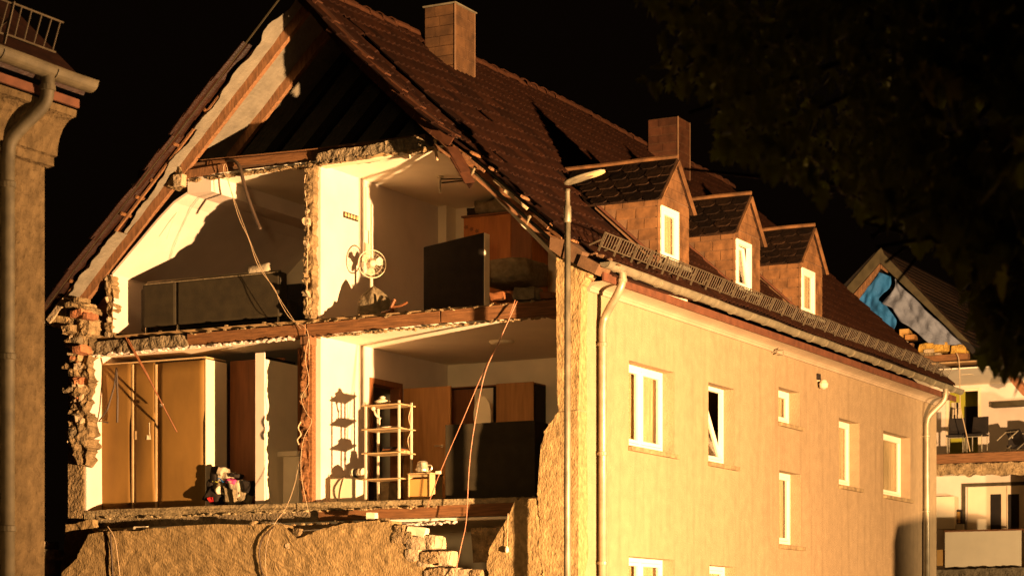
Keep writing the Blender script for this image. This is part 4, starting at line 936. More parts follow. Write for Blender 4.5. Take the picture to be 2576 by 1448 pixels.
# shadow-casting hook frame hanging before the left wardrobe back
hk = thing('hanging_brackets', 'two dark thin brackets hanging in front of the leftmost wardrobe back', 'bracket', G(290, 900, .5))
MB().tube([G(293, 925, .66), G(288, 970, .66), G(270, 1030, .66), G(250, 1058, .66), G(272, 1062, .66)], .016, 5).build('bracket_rod', 'hose', hk); MB().tube([G(293, 925, .66), G(296, 1000, .66), G(295, 1062, .66)], .018, 5).build('bracket_rod', 'hose', hk)
# leaning rods across the wardrobes
for i, (d0, d1) in enumerate((((316, 848), (445, 1086)), ((322, 852), (410, 1020)))):
    o = MB().tube([G(*d0, .30), G((d0[0]+d1[0])/2+2, (d0[1]+d1[1])/2, .40), G(*d1, .62)], .012, 6).build('leaning_rod', 'doorbrown'); tag(o, ['long thin brown rod slanting across the wardrobe backs', 'shorter brown rod tied beside the long one over the wardrobe backs'][i], 'rod')
p = G(408, 1020, .55); o = boxo('cable_tie', p+Vector((-.04, -.02, -.02)), p+Vector((.03, .0, .03)), 'whiteboard'); tag(o, 'small white tag tied to the slanting rod', 'tag')
# white tall cupboard by the party wall and the dark space beside it
x0 = G(642, 1000, .60).x; x1 = G(665, 1000, .60).x
cb = thing('tall_cupboard', 'tall white cupboard seen edge on between the dark gap and the party wall', 'cupboard', (x0, .6, ZF))
boxo('cupboard_side', (x0, .60, ZF), (x1, .63, 6.02), 'whitewall', cb, .003); boxo('cupboard_body', (x1-.02, .631, ZF), (x1, 1.70, 5.92), 'greywall', cb, .003)
boxo('cupboard_back', (x0, .64, ZF), (x0+.02, 1.7, 6.0), 'dark', cb, 0)
o = thing('side_cabinet', 'low grey cabinet with a thick top beside the party wall', 'cabinet', G(700, 1270, 1.05)); a = G(712, 1140, 1.0); b = G(752, 1275, 1.0)
boxo('cabinet_body', (a.x, 1.0, ZF), (b.x, 1.45, a.z-.05), 'greywall', o, .004); boxo('cabinet_top', (a.x-.09, .96, a.z-.048), (b.x, 1.5, a.z+.03), 'greywall', o, .006)
boxo('closet_back', (xr_+.03, 1.42, ZF), (x0-.01, 1.46, 6.05), 'doorbrown', H)
# heap of clothes
hp = thing('clothes_heap', 'heap of crumpled coloured clothes and bags on the floor beside the wardrobes', 'clothes', G(575, 1270, .75))
rr = random.Random(8)
for i, (x, y, a, b, m_) in enumerate([(545, 1250, 40, 36, 'dark'), (585, 1248, 44, 40, 'oldcloth'), (600, 1232, 36, 40, 'cloth'), (560, 1220, 36, 36, 'oldcloth'), (548, 1195, 26, 34, 'dark'), (570, 1200, 30, 26, 'cloth'), (590, 1212, 30, 14, 'pink'), (540, 1256, 12, 14, 'red'), (555, 1235, 16, 18, 'plastic'), (612, 1248, 26, 30, 'oldcloth'), (578, 1225, 30, 16, 'black'), (566, 1208, 18, 8, 'bluetarp'), (562, 1186, 12, 20, 'cloth'), (628, 1226, 24, 30, 'dark'), (595, 1196, 16, 10, 'dark'), (552, 1210, 14, 6, 'green'), (536, 1225, 14, 40, 'dark')]):
    MB().rough(G(x, y, .72+.10*rr.random()), (a/150, .24, b/172), i+80, .42, 3, rr.uniform(-.5, .5)).build('garment', m_, hp, smooth=i % 2 == 0)
# --- lower right room
df = thing('door_frame', 'dark brown door frame set in the party wall behind the open shelf', 'door frame', (XP, D0, ZF))
MB().box((XPL-.01, D0-.06, ZF), (XP+.02, D0+.03, DZ+.06)).box((XPL-.01, D1-.03, ZF), (XP+.02, D1+.06, DZ+.06)).box((XPL-.01, D0+.031, DZ-.03), (XP+.02, D1-.031, DZ+.06)).build('frame_casing', 'doorbrown', df, .004)
boxo('passage_wall', (XPL-.9, D0-.5, ZF), (XPL-.86, D1+.8, ZC), 'doorbrown', H, 0)
o = MB().sheet(lambda u, v: (XPL-.35, D0+.28+.22*u+.02*math.sin(v*8), ZF+.55+1.0*v), 8, 4).build('red_coat', 'red', solid=.02); tag(o, 'red coat hanging inside the dark doorway behind the shelf', 'coat')
dl = thing('open_door', 'light brown door leaf standing wide open into the lower right room', 'door', (XP+.03, D1+.05, ZF)); a = G(1012, 970, D1+.06); b = G(1133, 967, D1+.06)
boxo('door_leaf', (XP+.03, D1+.06, ZF+.01), (b.x, D1+.10, DZ-.02), 'beech', dl, .004)
p = G(1112, 1121, D1+.06); MB().tube([p, p+Vector((0, -.05, 0)), p+Vector((-.11, -.055, 0))], .011, 6).build('door_handle', 'steel', dl); MB().lathe(p, [(.025, 0), (.025, -.008)], 12, (0, 1, 0)).build('handle_rose', 'steel', dl)
# built-in wardrobe on the back wall
a = G(1133, 978, 4.0); b = G(1345, 1060, 4.0)
bw = thing('wall_wardrobe', 'brown wardrobe along the back wall of the lower room with a dark open gap', 'wardrobe', (a.x, 4.0, ZF)); g0, g1 = G(1240, 1000, 4.0).x, G(1270, 1000, 4.0).x
boxo('wardrobe_carcass', (a.x, 4.02, ZF), (b.x, 4.40, a.z), 'black', bw); boxo('wardrobe_door', (a.x+.005, 4.0, ZF+.05), (g0-.35, 4.018, a.z-.02), 'doorbrown', bw, .003); boxo('wardrobe_door', (g0-.345, 4.0, ZF+.05), (g0, 4.018, a.z-.02), 'greywall', bw, .003)
MB().hexa([(g1, 3.99, ZF+.05), (g1+.02, 3.99, ZF+.05), (g1+.02, 3.99, a.z), (g1, 3.99, a.z)], [(g1-.30, 3.55, ZF+.05), (g1-.28, 3.55, ZF+.05), (g1-.28, 3.55, a.z), (g1-.30, 3.55, a.z)]) if False else None
boxo('wardrobe_door', (g1, 3.70, ZF+.05), (G(1342, 1000, 3.7).x, 3.72, a.z+.0), 'beech', bw, .003); boxo('wardrobe_top', (a.x-.01, 3.98, a.z+.002), (b.x, 4.40, a.z+.025), 'doorbrown', bw)
p = G(1213, 1045, 2.6); o = MB().prism([p+Vector((.145*math.cos(t*math.pi/16), .02*math.cos(t*math.pi/16), .31*math.sin(t*math.pi/16))) for t in range(32)], (0, .02, 0)).build('oval_mirror', 'palemirror'); tag(o, 'pale oval mirror leaning behind the black board', 'mirror')
# black board standing at the torn edge
q0 = [G(1120, 1068, .62), G(1345, 1057, .62), G(1345, 1252, .62), G(1120, 1260, .62)]; zz = ZF
bb = thing('black_board', 'large black cabinet back standing at the torn floor edge by the corner', 'cabinet', (q0[0].x, .62, ZF))
boxo('cabinet_back', (q0[0].x, .62, ZF), (q0[1].x, .64, q0[0].z), 'sofa', bb, .004); boxo('cabinet_shell', (q0[0].x, .641, ZF), (q0[1].x, 1.05, q0[0].z-.01), 'black', bb, .004)
# open shelf rack
xs0, xs1 = G(920, 1100, .50).x, G(1004, 1100, .50).x; y0, y1 = .50, .86; zs = [G(920, y, .5).z for y in (1021, 1081, 1141, 1206)]+[ZF+.02]
rk = thing('shelf_rack', 'open pine shelf rack with white posts standing at the torn floor edge', 'shelf', (xs0, y0, ZF))
for x, y in ((xs0, y0), (xs1, y0), (xs0, y1), (xs1, y1)): boxo('post', (x-.016, y-.016, ZF), (x+.016, y+.016, zs[0]+.06), 'plastic', rk, .004)
for i, z in enumerate(zs): boxo('shelf_board', (xs0-.05, y0-.045, z-.008), (xs1+.05, y1+.045, z+.010), 'pine', rk, .003)
def small(name, label, cat, mb, m, smooth=True): return tag(mb.build(name, m, smooth=smooth), label, cat)
p = Vector((xs0+.22, .62, zs[0]+.013)); small('glass_dish', 'small glass dish with a lid on the top board of the shelf rack', 'dish', MB().lathe(p, [(.07, 0), (.12, .05), (.125, .06), (.09, .075), (.04, .10), (.05, .12), (.02, .14)], 14), 'plastic')
p = Vector((xs0+.18, .6, zs[1]+.013)); fg = MB().lathe(p, [(.05, 0), (.05, .015), (.012, .03), (.012, .14), (.03, .17)], 10); fg.tube([p+Vector((0, 0, .16)), p+Vector((-.07, 0, .22)), p+Vector((-.10, 0, .30))], .018, 6); fg.lathe(p+Vector((-.11, 0, .30)), [(.01, -.02), (.035, 0), (.035, .03), (.01, .05)], 8); small('figurine', 'small pale standing figurine on the second board of the shelf rack', 'figurine', fg, 'plastic')
small('oval_tray', 'flat pale oval tray on the second board of the shelf rack', 'tray', MB().lathe((xs0+.34, .66, zs[1]+.013), [(.16, 0), (.19, .02), (.18, .022)], 18), 'whiteboard')
for i in range(3): o = boxo('book', (xs0+.22+.03*i, .58-.02*i, zs[2]+.013+.027*i), (xs0+.62-.04*i, .78, zs[2]+.038+.027*i), ['pine', 'doorbrown', 'black'][i]); tag(o, ['yellowish book at the bottom of the pile on the third shelf board', 'brown book in the middle of the pile on the third shelf board', 'black book on top of the pile on the third shelf board'][i], 'book', 'books piled on the shelf rack')
cable('looped_cord', 'pale cord looped over the top right corner of the shelf rack', [(1022, 1016), (1034, 1022), (1028, 1050), (1034, 1080), (1026, 1105), (1030, 1130)], .62, .007, 'cable')
wb = thing('white_box', 'white square cupboard with a dangling cord left of the shelf rack', 'cupboard', G(862, 1268, .62)); a = G(830, 1203, .62); b = G(894, 1270, .62)
boxo('box_body', (a.x, .63, ZF), (b.x, 1.0, a.z), 'whiteboard', wb); boxo('box_door', (a.x+.01, .612, ZF+.10), (b.x-.01, .628, a.z-.01), 'whiteboard', wb, .003)
cable('box_cord', '', [(870, 1196), (856, 1205), (843, 1225), (843, 1245), (850, 1258)], .60, .007, 'hose', parent=wb); cable('box_cord', '', [(866, 1200), (858, 1230), (855, 1256)], .60, .006, 'cable', parent=wb)
for i in range(4): small('cable_reel', ['leftmost of the discs standing on the white cupboard', 'second disc from the left on the white cupboard', 'third disc from the left on the white cupboard', 'rightmost of the discs on the white cupboard'][i], 'reel', MB().lathe(Vector((b.x-.10+.055*i, .75, a.z+.075)), [(.02, -.02), (.075, -.02), (.075, -.012), (.05, -.008), (.05, .008), (.075, .012), (.075, .02), (.02, .02)], 14, (.9, -.3, .1)), ['plastic', 'dark', 'steel', 'plastic'][i], False)
p = G(903, 1196, .85); o = MB().rough(p, (.16, .16, .18), 91, .1, 3).build('paper_roll', 'whiteboard', smooth=True); tag(o, 'pale paper roll behind the discs left of the shelf rack', 'roll')
o = boxo('dark_bin', G(898, 1268, 1.3), G(916, 1205, 1.3)+Vector((0, .3, 0)), 'black'); tag(o, 'dark narrow bin in the gap between white cupboard and shelf rack', 'bin')
o = boxo('storage_box', G(950, 1262, 1.2), G(978, 1212, 1.2)+Vector((0, .3, 0)), 'oldcloth'); tag(o, 'grey storage box on the floor behind the shelf rack', 'box')
# bedside cabinet with a jug
a = G(1026, 1193, .58); b = G(1082, 1262, .58)
bc = thing('bedside_cabinet', 'orange backed bedside cabinet on the floor right of the shelf rack', 'cabinet', (a.x, .58, ZF))
boxo('cabinet_panel', (a.x+.02, .60, ZF+.05), (b.x-.02, .615, a.z-.07), 'orange', bc, .003)
for nm, p, q in (('cabinet_side', (a.x, .58, ZF), (a.x+.02, .95, a.z)), ('cabinet_side', (b.x-.02, .58, ZF), (b.x, .95, a.z)), ('cabinet_top', (a.x-.01, .57, a.z+.001), (b.x+.01, .96, a.z+.02)), ('cabinet_bottom', (a.x+.021, .59, ZF+.025), (b.x-.021, .95, ZF+.045)), ('cabinet_rail', (a.x+.021, .60, a.z-.04), (b.x-.021, .62, a.z-.005))): boxo(nm, p, q, 'pine', bc, .003)
jg = thing('metal_jug', 'dented shiny metal jug standing on the bedside cabinet', 'jug', ((a.x+b.x)/2-.02, .72, a.z+.021)); p = Vector(jg.location)
MB().lathe(p, [(.07, 0), (.10, .02), (.105, .07), (.085, .10), (.09, .12), (.075, .15), (.08, .165)], 16).build('jug_body', 'steel', jg, smooth=True); MB().tube(smooth_line([p+Vector((.085, 0, .12)), p+Vector((.15, 0, .11)), p+Vector((.15, 0, .05)), p+Vector((.10, 0, .03))]), .012, 6).build('jug_handle', 'steel', jg); MB().lathe(p+Vector((0, 0, .165)), [(.08, 0), (.05, .02), (.01, .025)], 14).build('jug_lid', 'steel', jg)
# ceiling lamp of the lower room
p = G(1262, 868, 2.3); p.z = ZC; o = MB().lathe((p.x, p.y, ZC-.05), [(.12, 0), (.19, .02), (.20, .048)], 20).build('round_ceiling_lamp', 'greywall', smooth=True); tag(o, 'flat round lamp under the ceiling of the lower right room', 'lamp')
# taut cables hanging from the middle beam
cable('hanging_cable', 'brown cable slanting from the middle beam down to the floor by the bedside cabinet', [(1296, 754), (1262, 845), (1216, 935), (1160, 1065), (1105, 1192), (1074, 1278)], [.34, .25, .2, .2, .25, .32], .0068, 'copper')
cable('hanging_cable', 'reddish cable hanging from the middle beam past the black board to the broken wall', [(1301, 757), (1255, 860), (1219, 942), (1192, 1080), (1180, 1180), (1173, 1308), (1160, 1372), (1143, 1452)], [.34, .22, .18, .16, .14, .1, .0, -.12], .0072, 'copper')
p = G(1104, 1188, .24); o = boxo('cable_clip', p+Vector((-.05, -.02, -.02)), p+Vector((.03, .02, .025)), 'whiteboard'); tag(o, 'small white clip on the slanting brown cable above the cabinet', 'clip')
# cables on the party wall edge and on the plaster
CB = [('pale cable coiling down the edge of the party wall between the two lower rooms', [(777, 850), (768, 900), (777, 960), (758, 1000), (772, 1040), (784, 1060), (765, 1100), (757, 1150), (760, 1210), (777, 1290)], .26, 'cable', .0042),
      ('thin pale cable swinging from the party wall foot over the plaster', [(751, 1165), (742, 1215), (720, 1275), (690, 1318), (672, 1365), (668, 1420), (676, 1470)], [.3, .25, .15, -.02, -.05, -.05, -.05], 'cable', .0036),
      ('dark cable curving down over the plaster under the party wall', [(690, 1322), (662, 1350), (652, 1385), (656, 1425), (664, 1450)], -.045, 'hose', .013),
      ('straight dark cable hanging down the plaster at the left', [(278, 1338), (280, 1380), (284, 1450)], -.045, 'hose', .013),
      ('fine pale cable hanging down the plaster at the left', [(270, 1322), (288, 1352), (296, 1400), (304, 1470)], -.06, 'cable', .006),
      ('frayed pale cable bunch on the edge of the party wall', [(757, 1060), (750, 1075), (757, 1092), (748, 1105), (752, 1118)], .25, 'cable', .012),
      ('thin cable with a white plug hanging in the torn corner', [(1278, 1290), (1277, 1340), (1276, 1376)], -.06, 'cable', .005)]
for lab, pts, yv, m_, r_ in CB: cable('loose_cable', lab, pts, yv, r_, m_)
p = G(1275, 1382, -.06); o = MB().lathe(p, [(.012, .05), (.03, .02), (.03, -.02), (.01, -.04)], 8).build('cable_plug', 'whiteboard'); tag(o, 'white plug on the end of the cable in the torn corner', 'plug')
# dark space of the storey below
boxo('ground_back_wall', (XW, 3.5, 0), (-.3, 3.6, ZF-.3), 'greywall', H, 0)
o = MB().rough(G(1248, 1372, .9), (.5, .4, .5), 44, .3, 2).build('plaster_lump', 'mortar'); tag(o, 'dark lump of plaster inside the hole below the lower floor', 'rubble')

rr = random.Random(77); sc = MB()
for k in range(90):
    up = k % 2; x = rr.uniform(-8.4, -.6); z = ZU if up else ZF
    if -4.9 < x < -4.5: continue
    q = rr.uniform(.012, .034); sc.rough((x, YB+.06+rr.random()**2*.5, z+q*.3), (q*1.6, q*1.3, q), rr.randint(0, 99), .4, 1, rr.uniform(-.3, .3))
o = sc.build('plaster_bits', 'mortar', H); o['kind'] = 'stuff'

# ================================================================== street lamp
pp = Vector((.058, -.467, 0))
sl = thing('street_lamp', 'slim galvanised street lamp with a flat head in front of the house corner', 'street lamp', pp)
MB().tube([pp, pp+Vector((0, 0, 4)), pp+Vector((0, 0, 7.35))], [.055, .047, .043], 16).build('post', 'galv', sl, smooth=True)
MB().lathe(pp+Vector((0, 0, 7.32)), [(.043, 0), (.052, .01), (.052, .22), (.036, .24), (.034, .42), (.04, .46)], 16).build('post_collar', 'galv', sl, smooth=True)
hz = 7.84; mb = MB()
def head(u, v):
    a = 2*math.pi*u; t = v; x = -.05+.62*t; wv = .045+.085*math.sin(math.pi*min(1, max(0, t*1.02))**.8)**.7; 
    if t in (0, 1): wv *= .3
    hh = .032*(1-t)+.014+.012*math.sin(math.pi*t)
    if t in (0, 1): hh *= .3
    return pp+Vector((x, math.cos(a)*wv, hz+.02+.13*t+math.sin(a)*hh*(1 if math.sin(a) > 0 else .7)))
mb.sheet(head, 20, 14); mb.build('lamp_head', 'galv', sl, smooth=True)
le = [pp+Vector((.40+.17*math.cos(t*math.pi/10), .095*math.sin(t*math.pi/10), hz+.01+.13*(.72+.27*math.cos(t*math.pi/10)))) for t in range(20)]
MB().prism(le, (0, 0, -.012)).build('lamp_lens', 'edge', sl)

# ================================================================== unseen van, added so its shadow falls on the far end of the street front
VN = thing('shadow_van', 'unseen white high roofed van added in the street to cast a shadow', 'van', (6.9, 8.7, 0))
def vx(pts, x0, x1): return MB().prism([Vector((x0, 8.7-y, z)) for y, z in pts], (x1-x0, 0, 0))
vx([(-2.5, .35), (-2.55, 1.1), (-2.35, 1.25), (-1.75, 2.3), (-1.4, 2.76), (2.45, 2.85), (2.6, 2.6), (2.6, .35)], 6.0, 7.8).build('body', 'whiteboard', VN, .05)
for y in (-1.55, 1.6):
    for x in (6.02, 7.58): MB().lathe((x, 8.7-y, .34), [(.2, 0), (.34, .02), (.34, .19), (.2, .21)], 20, (1, 0, 0)).build('wheel', 'black', VN)
for x in (5.985, 7.802): vx([(-2.2, 1.42), (-1.8, 2.14), (-1.0, 2.14), (-1.0, 1.42)], x, x+.013).build('side_window', 'black', VN)
for x in (6.15, 7.4): MB().box((x, 8.7+2.53, .75), (x+.25, 8.7+2.58, .95)).build('headlight', 'plastic', VN)

# ================================================================== neighbouring house at the left
NY = F(112, 900).y
NB = thing('neighbour_house', 'dim roughcast house at the left edge with zinc gutter and thick downpipe', 'house', (0, NY, 0))
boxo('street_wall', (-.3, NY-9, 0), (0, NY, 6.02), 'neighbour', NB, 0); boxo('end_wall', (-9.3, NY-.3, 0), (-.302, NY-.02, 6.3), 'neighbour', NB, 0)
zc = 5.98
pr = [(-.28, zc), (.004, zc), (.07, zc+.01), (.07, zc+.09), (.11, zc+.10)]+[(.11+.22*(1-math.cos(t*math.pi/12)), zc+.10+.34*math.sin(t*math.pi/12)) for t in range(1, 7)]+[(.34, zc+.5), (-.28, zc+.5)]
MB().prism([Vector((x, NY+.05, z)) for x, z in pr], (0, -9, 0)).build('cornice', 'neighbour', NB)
boxo('fascia_board', (.33, NY-9, 6.50), (.365, NY+.06, 6.58), 'redboard', NB)
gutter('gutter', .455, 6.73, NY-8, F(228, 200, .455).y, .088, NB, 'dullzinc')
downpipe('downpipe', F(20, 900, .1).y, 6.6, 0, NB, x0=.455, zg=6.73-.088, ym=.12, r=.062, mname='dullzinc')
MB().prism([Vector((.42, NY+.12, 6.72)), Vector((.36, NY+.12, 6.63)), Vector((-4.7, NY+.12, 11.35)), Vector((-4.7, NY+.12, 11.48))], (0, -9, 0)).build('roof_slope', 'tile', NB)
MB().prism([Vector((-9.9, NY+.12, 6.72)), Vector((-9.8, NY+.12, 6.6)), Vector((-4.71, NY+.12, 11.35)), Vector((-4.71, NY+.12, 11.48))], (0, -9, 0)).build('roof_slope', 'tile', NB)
random.seed(9); snow_guard(NY-3.8, F(150, 120, .3).y, .27, 6.97, NB, lean=.09, h=.26, pitch=.13, panel=.98, bend=False)
# wall stump between the houses
ws = thing('wall_stump', 'pale broken wall stump in the gap beside the left house', 'wall', G(126, 1440, .5))
for i, (x, y, a, b) in enumerate([(122, 1428, 52, 40), (130, 1396, 42, 30), (108, 1390, 26, 26), (118, 1370, 30, 18), (126, 1462, 50, 36)]): MB().rough(G(x, y, .5), (a/140, .4, b/160), i+20, .12, 2).build('stone', 'block', ws)
broken('stump_core', [(98, 1440), (96, 1640), (156, 1640), (152, 1440)], .6, .3, 'mortar', ws, .2, .02, 77, 9, 2)

# ================================================================== far house with tarpaulins
FYY = 27.0
def Q(x, y): return (2079.6+.2316*x, 603.8+.2316*y)      # outline points read off the far gable
def Q2(x, y): return (2334.5+.361*x, 925.7+.361*y)
FH = thing('far_house', 'second torn open house behind at the right with tarpaulins in its gable', 'house', (0, FYY, 0))
def fpoly(name, pts, Y, dep, m, parent=FH, fn=Q): return MB().prism([G(*fn(*p), Y) for p in pts], (0, dep, 0)).build(name, m, parent, .01)
ap = G(*Q(585, 95), FYY); el = Vector((-9.9, FYY, 6.75)); er = G(*Q(1640, 1200), FYY)
for nm, e in (('roof_slope', el), ('roof_slope', er)):
    d = (e-ap); n = Vector((-d.z, 0, d.x)).normalized(); n = n if n.z > 0 else -n
    MB().hexa([ap+Vector((0, -.12, 0)), e+Vector((0, -.12, 0)), e+n*-.14+Vector((0, -.12, 0)), ap+n*-.14+Vector((0, -.12, 0))], [ap+Vector((0, 12, 0)), e+Vector((0, 12, 0)), e+n*-.14+Vector((0, 12, 0)), ap+n*-.14+Vector((0, 12, 0))]).build(nm, 'black', FH)
fpoly('verge_board', [(590, 75), (620, 150), (1560, 1120), (1420, 1060), (1380, 1010), (575, 245)], FYY-.18, .05, 'olive')
fpoly('verge_board', [(590, 75), (575, 245), (60, 830), (-60, 830)], FYY-.18, .05, 'olive')
# tiles of the far roof beside the verge
for i in range(16):
    t0, t1 = (i+.1)/17, (i+1.15)/17; d = er-ap; n = Vector((-d.z, 0, d.x)).normalized(); n = n if n.z > 0 else -n
    MB().hexa([ap+d*t0+n*.02+Vector((0, -.1, 0)), ap+d*t1+n*.06+Vector((0, -.1, 0)), ap+d*t1+n*.02+Vector((0, -.1, 0)), ap+d*t0+n*.0+Vector((0, -.1, 0))], [ap+d*t0+n*.02+Vector((0, 11.9, 0)), ap+d*t1+n*.06+Vector((0, 11.9, 0)), ap+d*t1+n*.02+Vector((0, 11.9, 0)), ap+d*t0+n*.0+Vector((0, 11.9, 0))]).build('tile_course', 'slate', FH)
fpoly('gable_rafter', [(580, 250), (575, 300), (545, 350), (300, 690), (245, 640)], FYY-.05, .12, 'rafter'); fpoly('gable_rafter', [(585, 250), (660, 335), (650, 352), (582, 305)], FYY-.05, .12, 'rafter')
def tarp(name, label, rows, Y, m, amp, seed):
    # rows of left/right outline points from top to bottom
    L_ = smooth_line([Vector((*r[0], 0)) for r in rows], 6); R_ = smooth_line([Vector((*r[1], 0)) for r in rows], 6); n = len(L_)-1
    def fn(u, v):
        i = min(n, int(round(v*n))); p = L_[i].lerp(R_[i], u); w3 = G(*Q(p.x, p.y), Y)
        return w3+Vector((0, amp*(noise.noise(Vector((p.x*.006+seed, p.y*.006, 0)))*1.6+.6*abs(math.sin(p.x*.02+p.y*.011+seed))+.8*noise.noise(Vector((p.x*.022, p.y*.011, seed)))), 0))
    o = MB().sheet(fn, 22, n).build(name, m, smooth=True, solid=.01); return tag(o, label, 'tarp')
tarp('blue_tarp', 'blue tarpaulin hanging inside the far gable on the left', [((560, 345), (690, 390)), ((530, 400), (685, 500)), ((440, 520), (560, 635)), ((300, 690), (640, 700)), ((400, 790), (720, 810)), ((520, 910), (755, 885)), ((640, 1005), (710, 1010))], FYY+.05, 'bluetarp', .10, 3)
tarp('grey_tarp', 'grey tarpaulin tied under the right roof slope of the far gable', [((725, 405), (745, 430)), ((725, 520), (800, 500)), ((600, 670), (950, 630)), ((720, 745), (1090, 775)), ((790, 870), (1230, 900)), ((920, 955), (1340, 1010)), ((1120, 1130), (1480, 1138))], FYY-.08, 'greytarp', .10, 8)
# interior and floors of the far house
fx0 = G(2290, 1000, FYY).x; fx1 = -.05
def fz2(y, Y=FYY, x=2450): return G(x, y, Y).z
zfa, zfu, zfl = fz2(905), fz2(1140), fz2(1430)
fpoly('attic_beam', [(960, 1262), (1530, 1222), (1530, 1290), (990, 1330)], FYY, .25, 'beam'); fpoly('attic_beam', [(850, 1205), (1080, 1190), (1080, 1225), (880, 1235)], FYY+.05, .2, 'beam')
boxo('attic_floor', (-9, FYY+.05, zfa-.04), (fx1, FYY+9, zfa+.0), 'floorwood', FH, 0)
boxo('room_ceiling', (-9, FYY+.02, fz2(925)), (fx1, FYY+5, fz2(922)), 'ceiling', FH, 0)
YF = FYY+3.6
boxo('back_wall', (-9, YF, zfu), (G(2387, 1000, YF).x, YF+.1, zfa-.1), 'whitewall', FH, 0)
boxo('back_wall', (G(2466, 1000, YF).x, YF, zfu), (fx1, YF+.1, zfa-.1), 'whitewall', FH, 0)
boxo('back_wall', (G(2387, 1000, YF).x, YF, G(2400, 983, YF).z), (G(2466, 1000, YF).x, YF+.1, zfa-.1), 'whitewall', FH, 0)
a, b = G(2380, 1000, YF).x, G(2468, 1000, YF).x; zt = G(2400, 983, YF).z
MB().box((a, YF-.02, zfu), (a+.08, YF-.002, zt+.05)).box((b-.08, YF-.02, zfu), (b, YF-.002, zt+.05)).box((a+.081, YF-.02, zt-.03), (b-.081, YF-.002, zt+.05)).build('door_casing', 'whiteboard', FH, .004)
boxo('green_room_wall', (-9, YF+1.6, zfu), (fx1, YF+1.7, zfa), 'green', FH, 0)
o = boxo('inner_door', G(2427, 1100, YF+1.5), G(2462, 1020, YF+1.5)+Vector((0, .05, 0)), 'black', FH)
rr = random.Random(2)
for i in range(9):
    p = G(2398+7*(i % 3)+rr.uniform(-1, 1), 1020+14*(i//3), YF+1.55); o = boxo('picture', p-Vector((.06, .01, .09)), p+Vector((.06, .01, .09)), 'whiteboard', FH, 0)
boxo('upper_floor', (-9, FYY+.05, zfu-.05), (fx1, FYY+9, zfu), 'dark', FH, 0)
fpoly('floor_beam', [(45, 600), (669, 575), (720, 640), (45, 665)], FYY, .3, 'beam', FH, Q2)
broken('torn_plaster', [Q2(*p) for p in [(50, 672), (669, 650), (720, 735), (640, 745), (600, 712), (560, 735), (500, 748), (460, 720), (380, 745), (320, 735), (270, 755), (240, 725), (200, 745), (150, 730), (90, 748), (50, 740)]], FYY+.1, .2, 'mortar', FH, .16, .04, 90, 6, 2)
boxo('room_ceiling', (-9, FYY+.3, fz2(1170)), (fx1, FYY+5, fz2(1167)), 'ceiling', FH, 0)
YL = FYY+3.2
boxo('back_wall', (-9, YL, zfl-1.2), (fx1, YL+.1, fz2(1170)), 'whitewall', FH, 0)
boxo('lower_floor', (-9, FYY+.05, zfl-.05), (fx1, FYY+9, zfl), 'concrete', FH, 0)
broken('floor_edge', [Q2(*p) for p in [(50, 1402), (669, 1385), (720, 1460), (50, 1470)]], FYY, .3, 'concrete', FH, .2, .03, 92, 7, 1.5)
boxo('ground_wall', (-9, FYY+.02, 0), (fx1, FYY+.3, zfl-.25), 'mortar', FH, 0)
boxo('street_wall', (-.35, FYY+.1, 0), (-.05, FYY+10, 6.9), 'facade', FH, 0); boxo('rear_wall', (-9.35, FYY+.1, 0), (-9.02, FYY+10, 6.9), 'facade', FH, 0); boxo('cross_wall', (-9, FYY+9.1, 0), (-.36, FYY+9.2, 11), 'greywall', FH, 0)
fpoly('eave_tiles', [(560, 20), (620, 60), (700, 170), (660, 190), (590, 110), (540, 40)], FYY-.1, .4, 'brick', FH, Q2)
boxo('wall_panel', G(2354, 1330, YL-.5), G(2401, 1247, YL-.5)+Vector((0, .4, 0)), 'whiteboard', FH)
# double door of the far lower room
dd = thing('double_door', 'white double door with two dark glass panes in the far lower room', 'door', G(2434, 1330, YL-.1)); a = G(*Q2(255, 850), YL-.1); b = G(*Q2(669, 1130), YL-.1)
MB().box((a.x-.09, YL-.06, b.z-.9), (a.x, YL-.003, a.z+.1)).box((a.x-.09, YL-.06, a.z+.101), (b.x+.3, YL-.003, a.z+.19)).build('door_casing', 'olive', dd, .004)
for p, q in ((275, 545), (550, 720)):
    x0, x1 = G(*Q2(p, 900), YL-.05).x, G(*Q2(q, 900), YL-.05).x; boxo('door_leaf', (x0, YL-.05, b.z-.9), (x1, YL-.004, a.z+.09), 'whiteboard', dd, .004)
for p, q in ((435, 510), (557, 635)):
    x0, x1 = G(*Q2(p, 900), YL-.055).x, G(*Q2(q, 900), YL-.055).x; boxo('door_glass', (x0, YL-.062, b.z-.1), (x1, YL-.051, G(*Q2(p, 878), YL).z), 'black', dd, .003)
bd = thing('white_panel_board', 'big white board standing at the torn edge of the far lower room', 'board', G(*Q2(118, 1395), FYY+.5)); a = G(*Q2(118, 1140), FYY+.5); b = G(*Q2(650, 1395), FYY+.5)
boxo('board_face', (a.x, FYY+.5, zfl), (b.x, FYY+.53, a.z), 'whiteboard', bd, .003); boxo('board_top', (a.x-.02, FYY+.48, a.z+.001), (b.x+.02, FYY+.9, a.z+.04), 'doorbrown', bd)
pf = thing('framed_picture', 'small dark framed picture in the far lower room above the radiator', 'picture', G(*Q2(213, 1040), YL-.3)); a = G(*Q2(187, 985), YL-.3); b = G(*Q2(240, 1092), YL-.3)
boxo('frame', (a.x, YL-.3, b.z), (b.x, YL-.27, a.z), 'black', pf); boxo('print', (a.x+.06, YL-.305, b.z+.06), (b.x-.06, YL-.301, a.z-.06), 'picture', pf, 0)
ra = thing('radiator', 'small white ribbed radiator below the framed picture', 'radiator', G(*Q2(215, 1110), YL-.35)); 
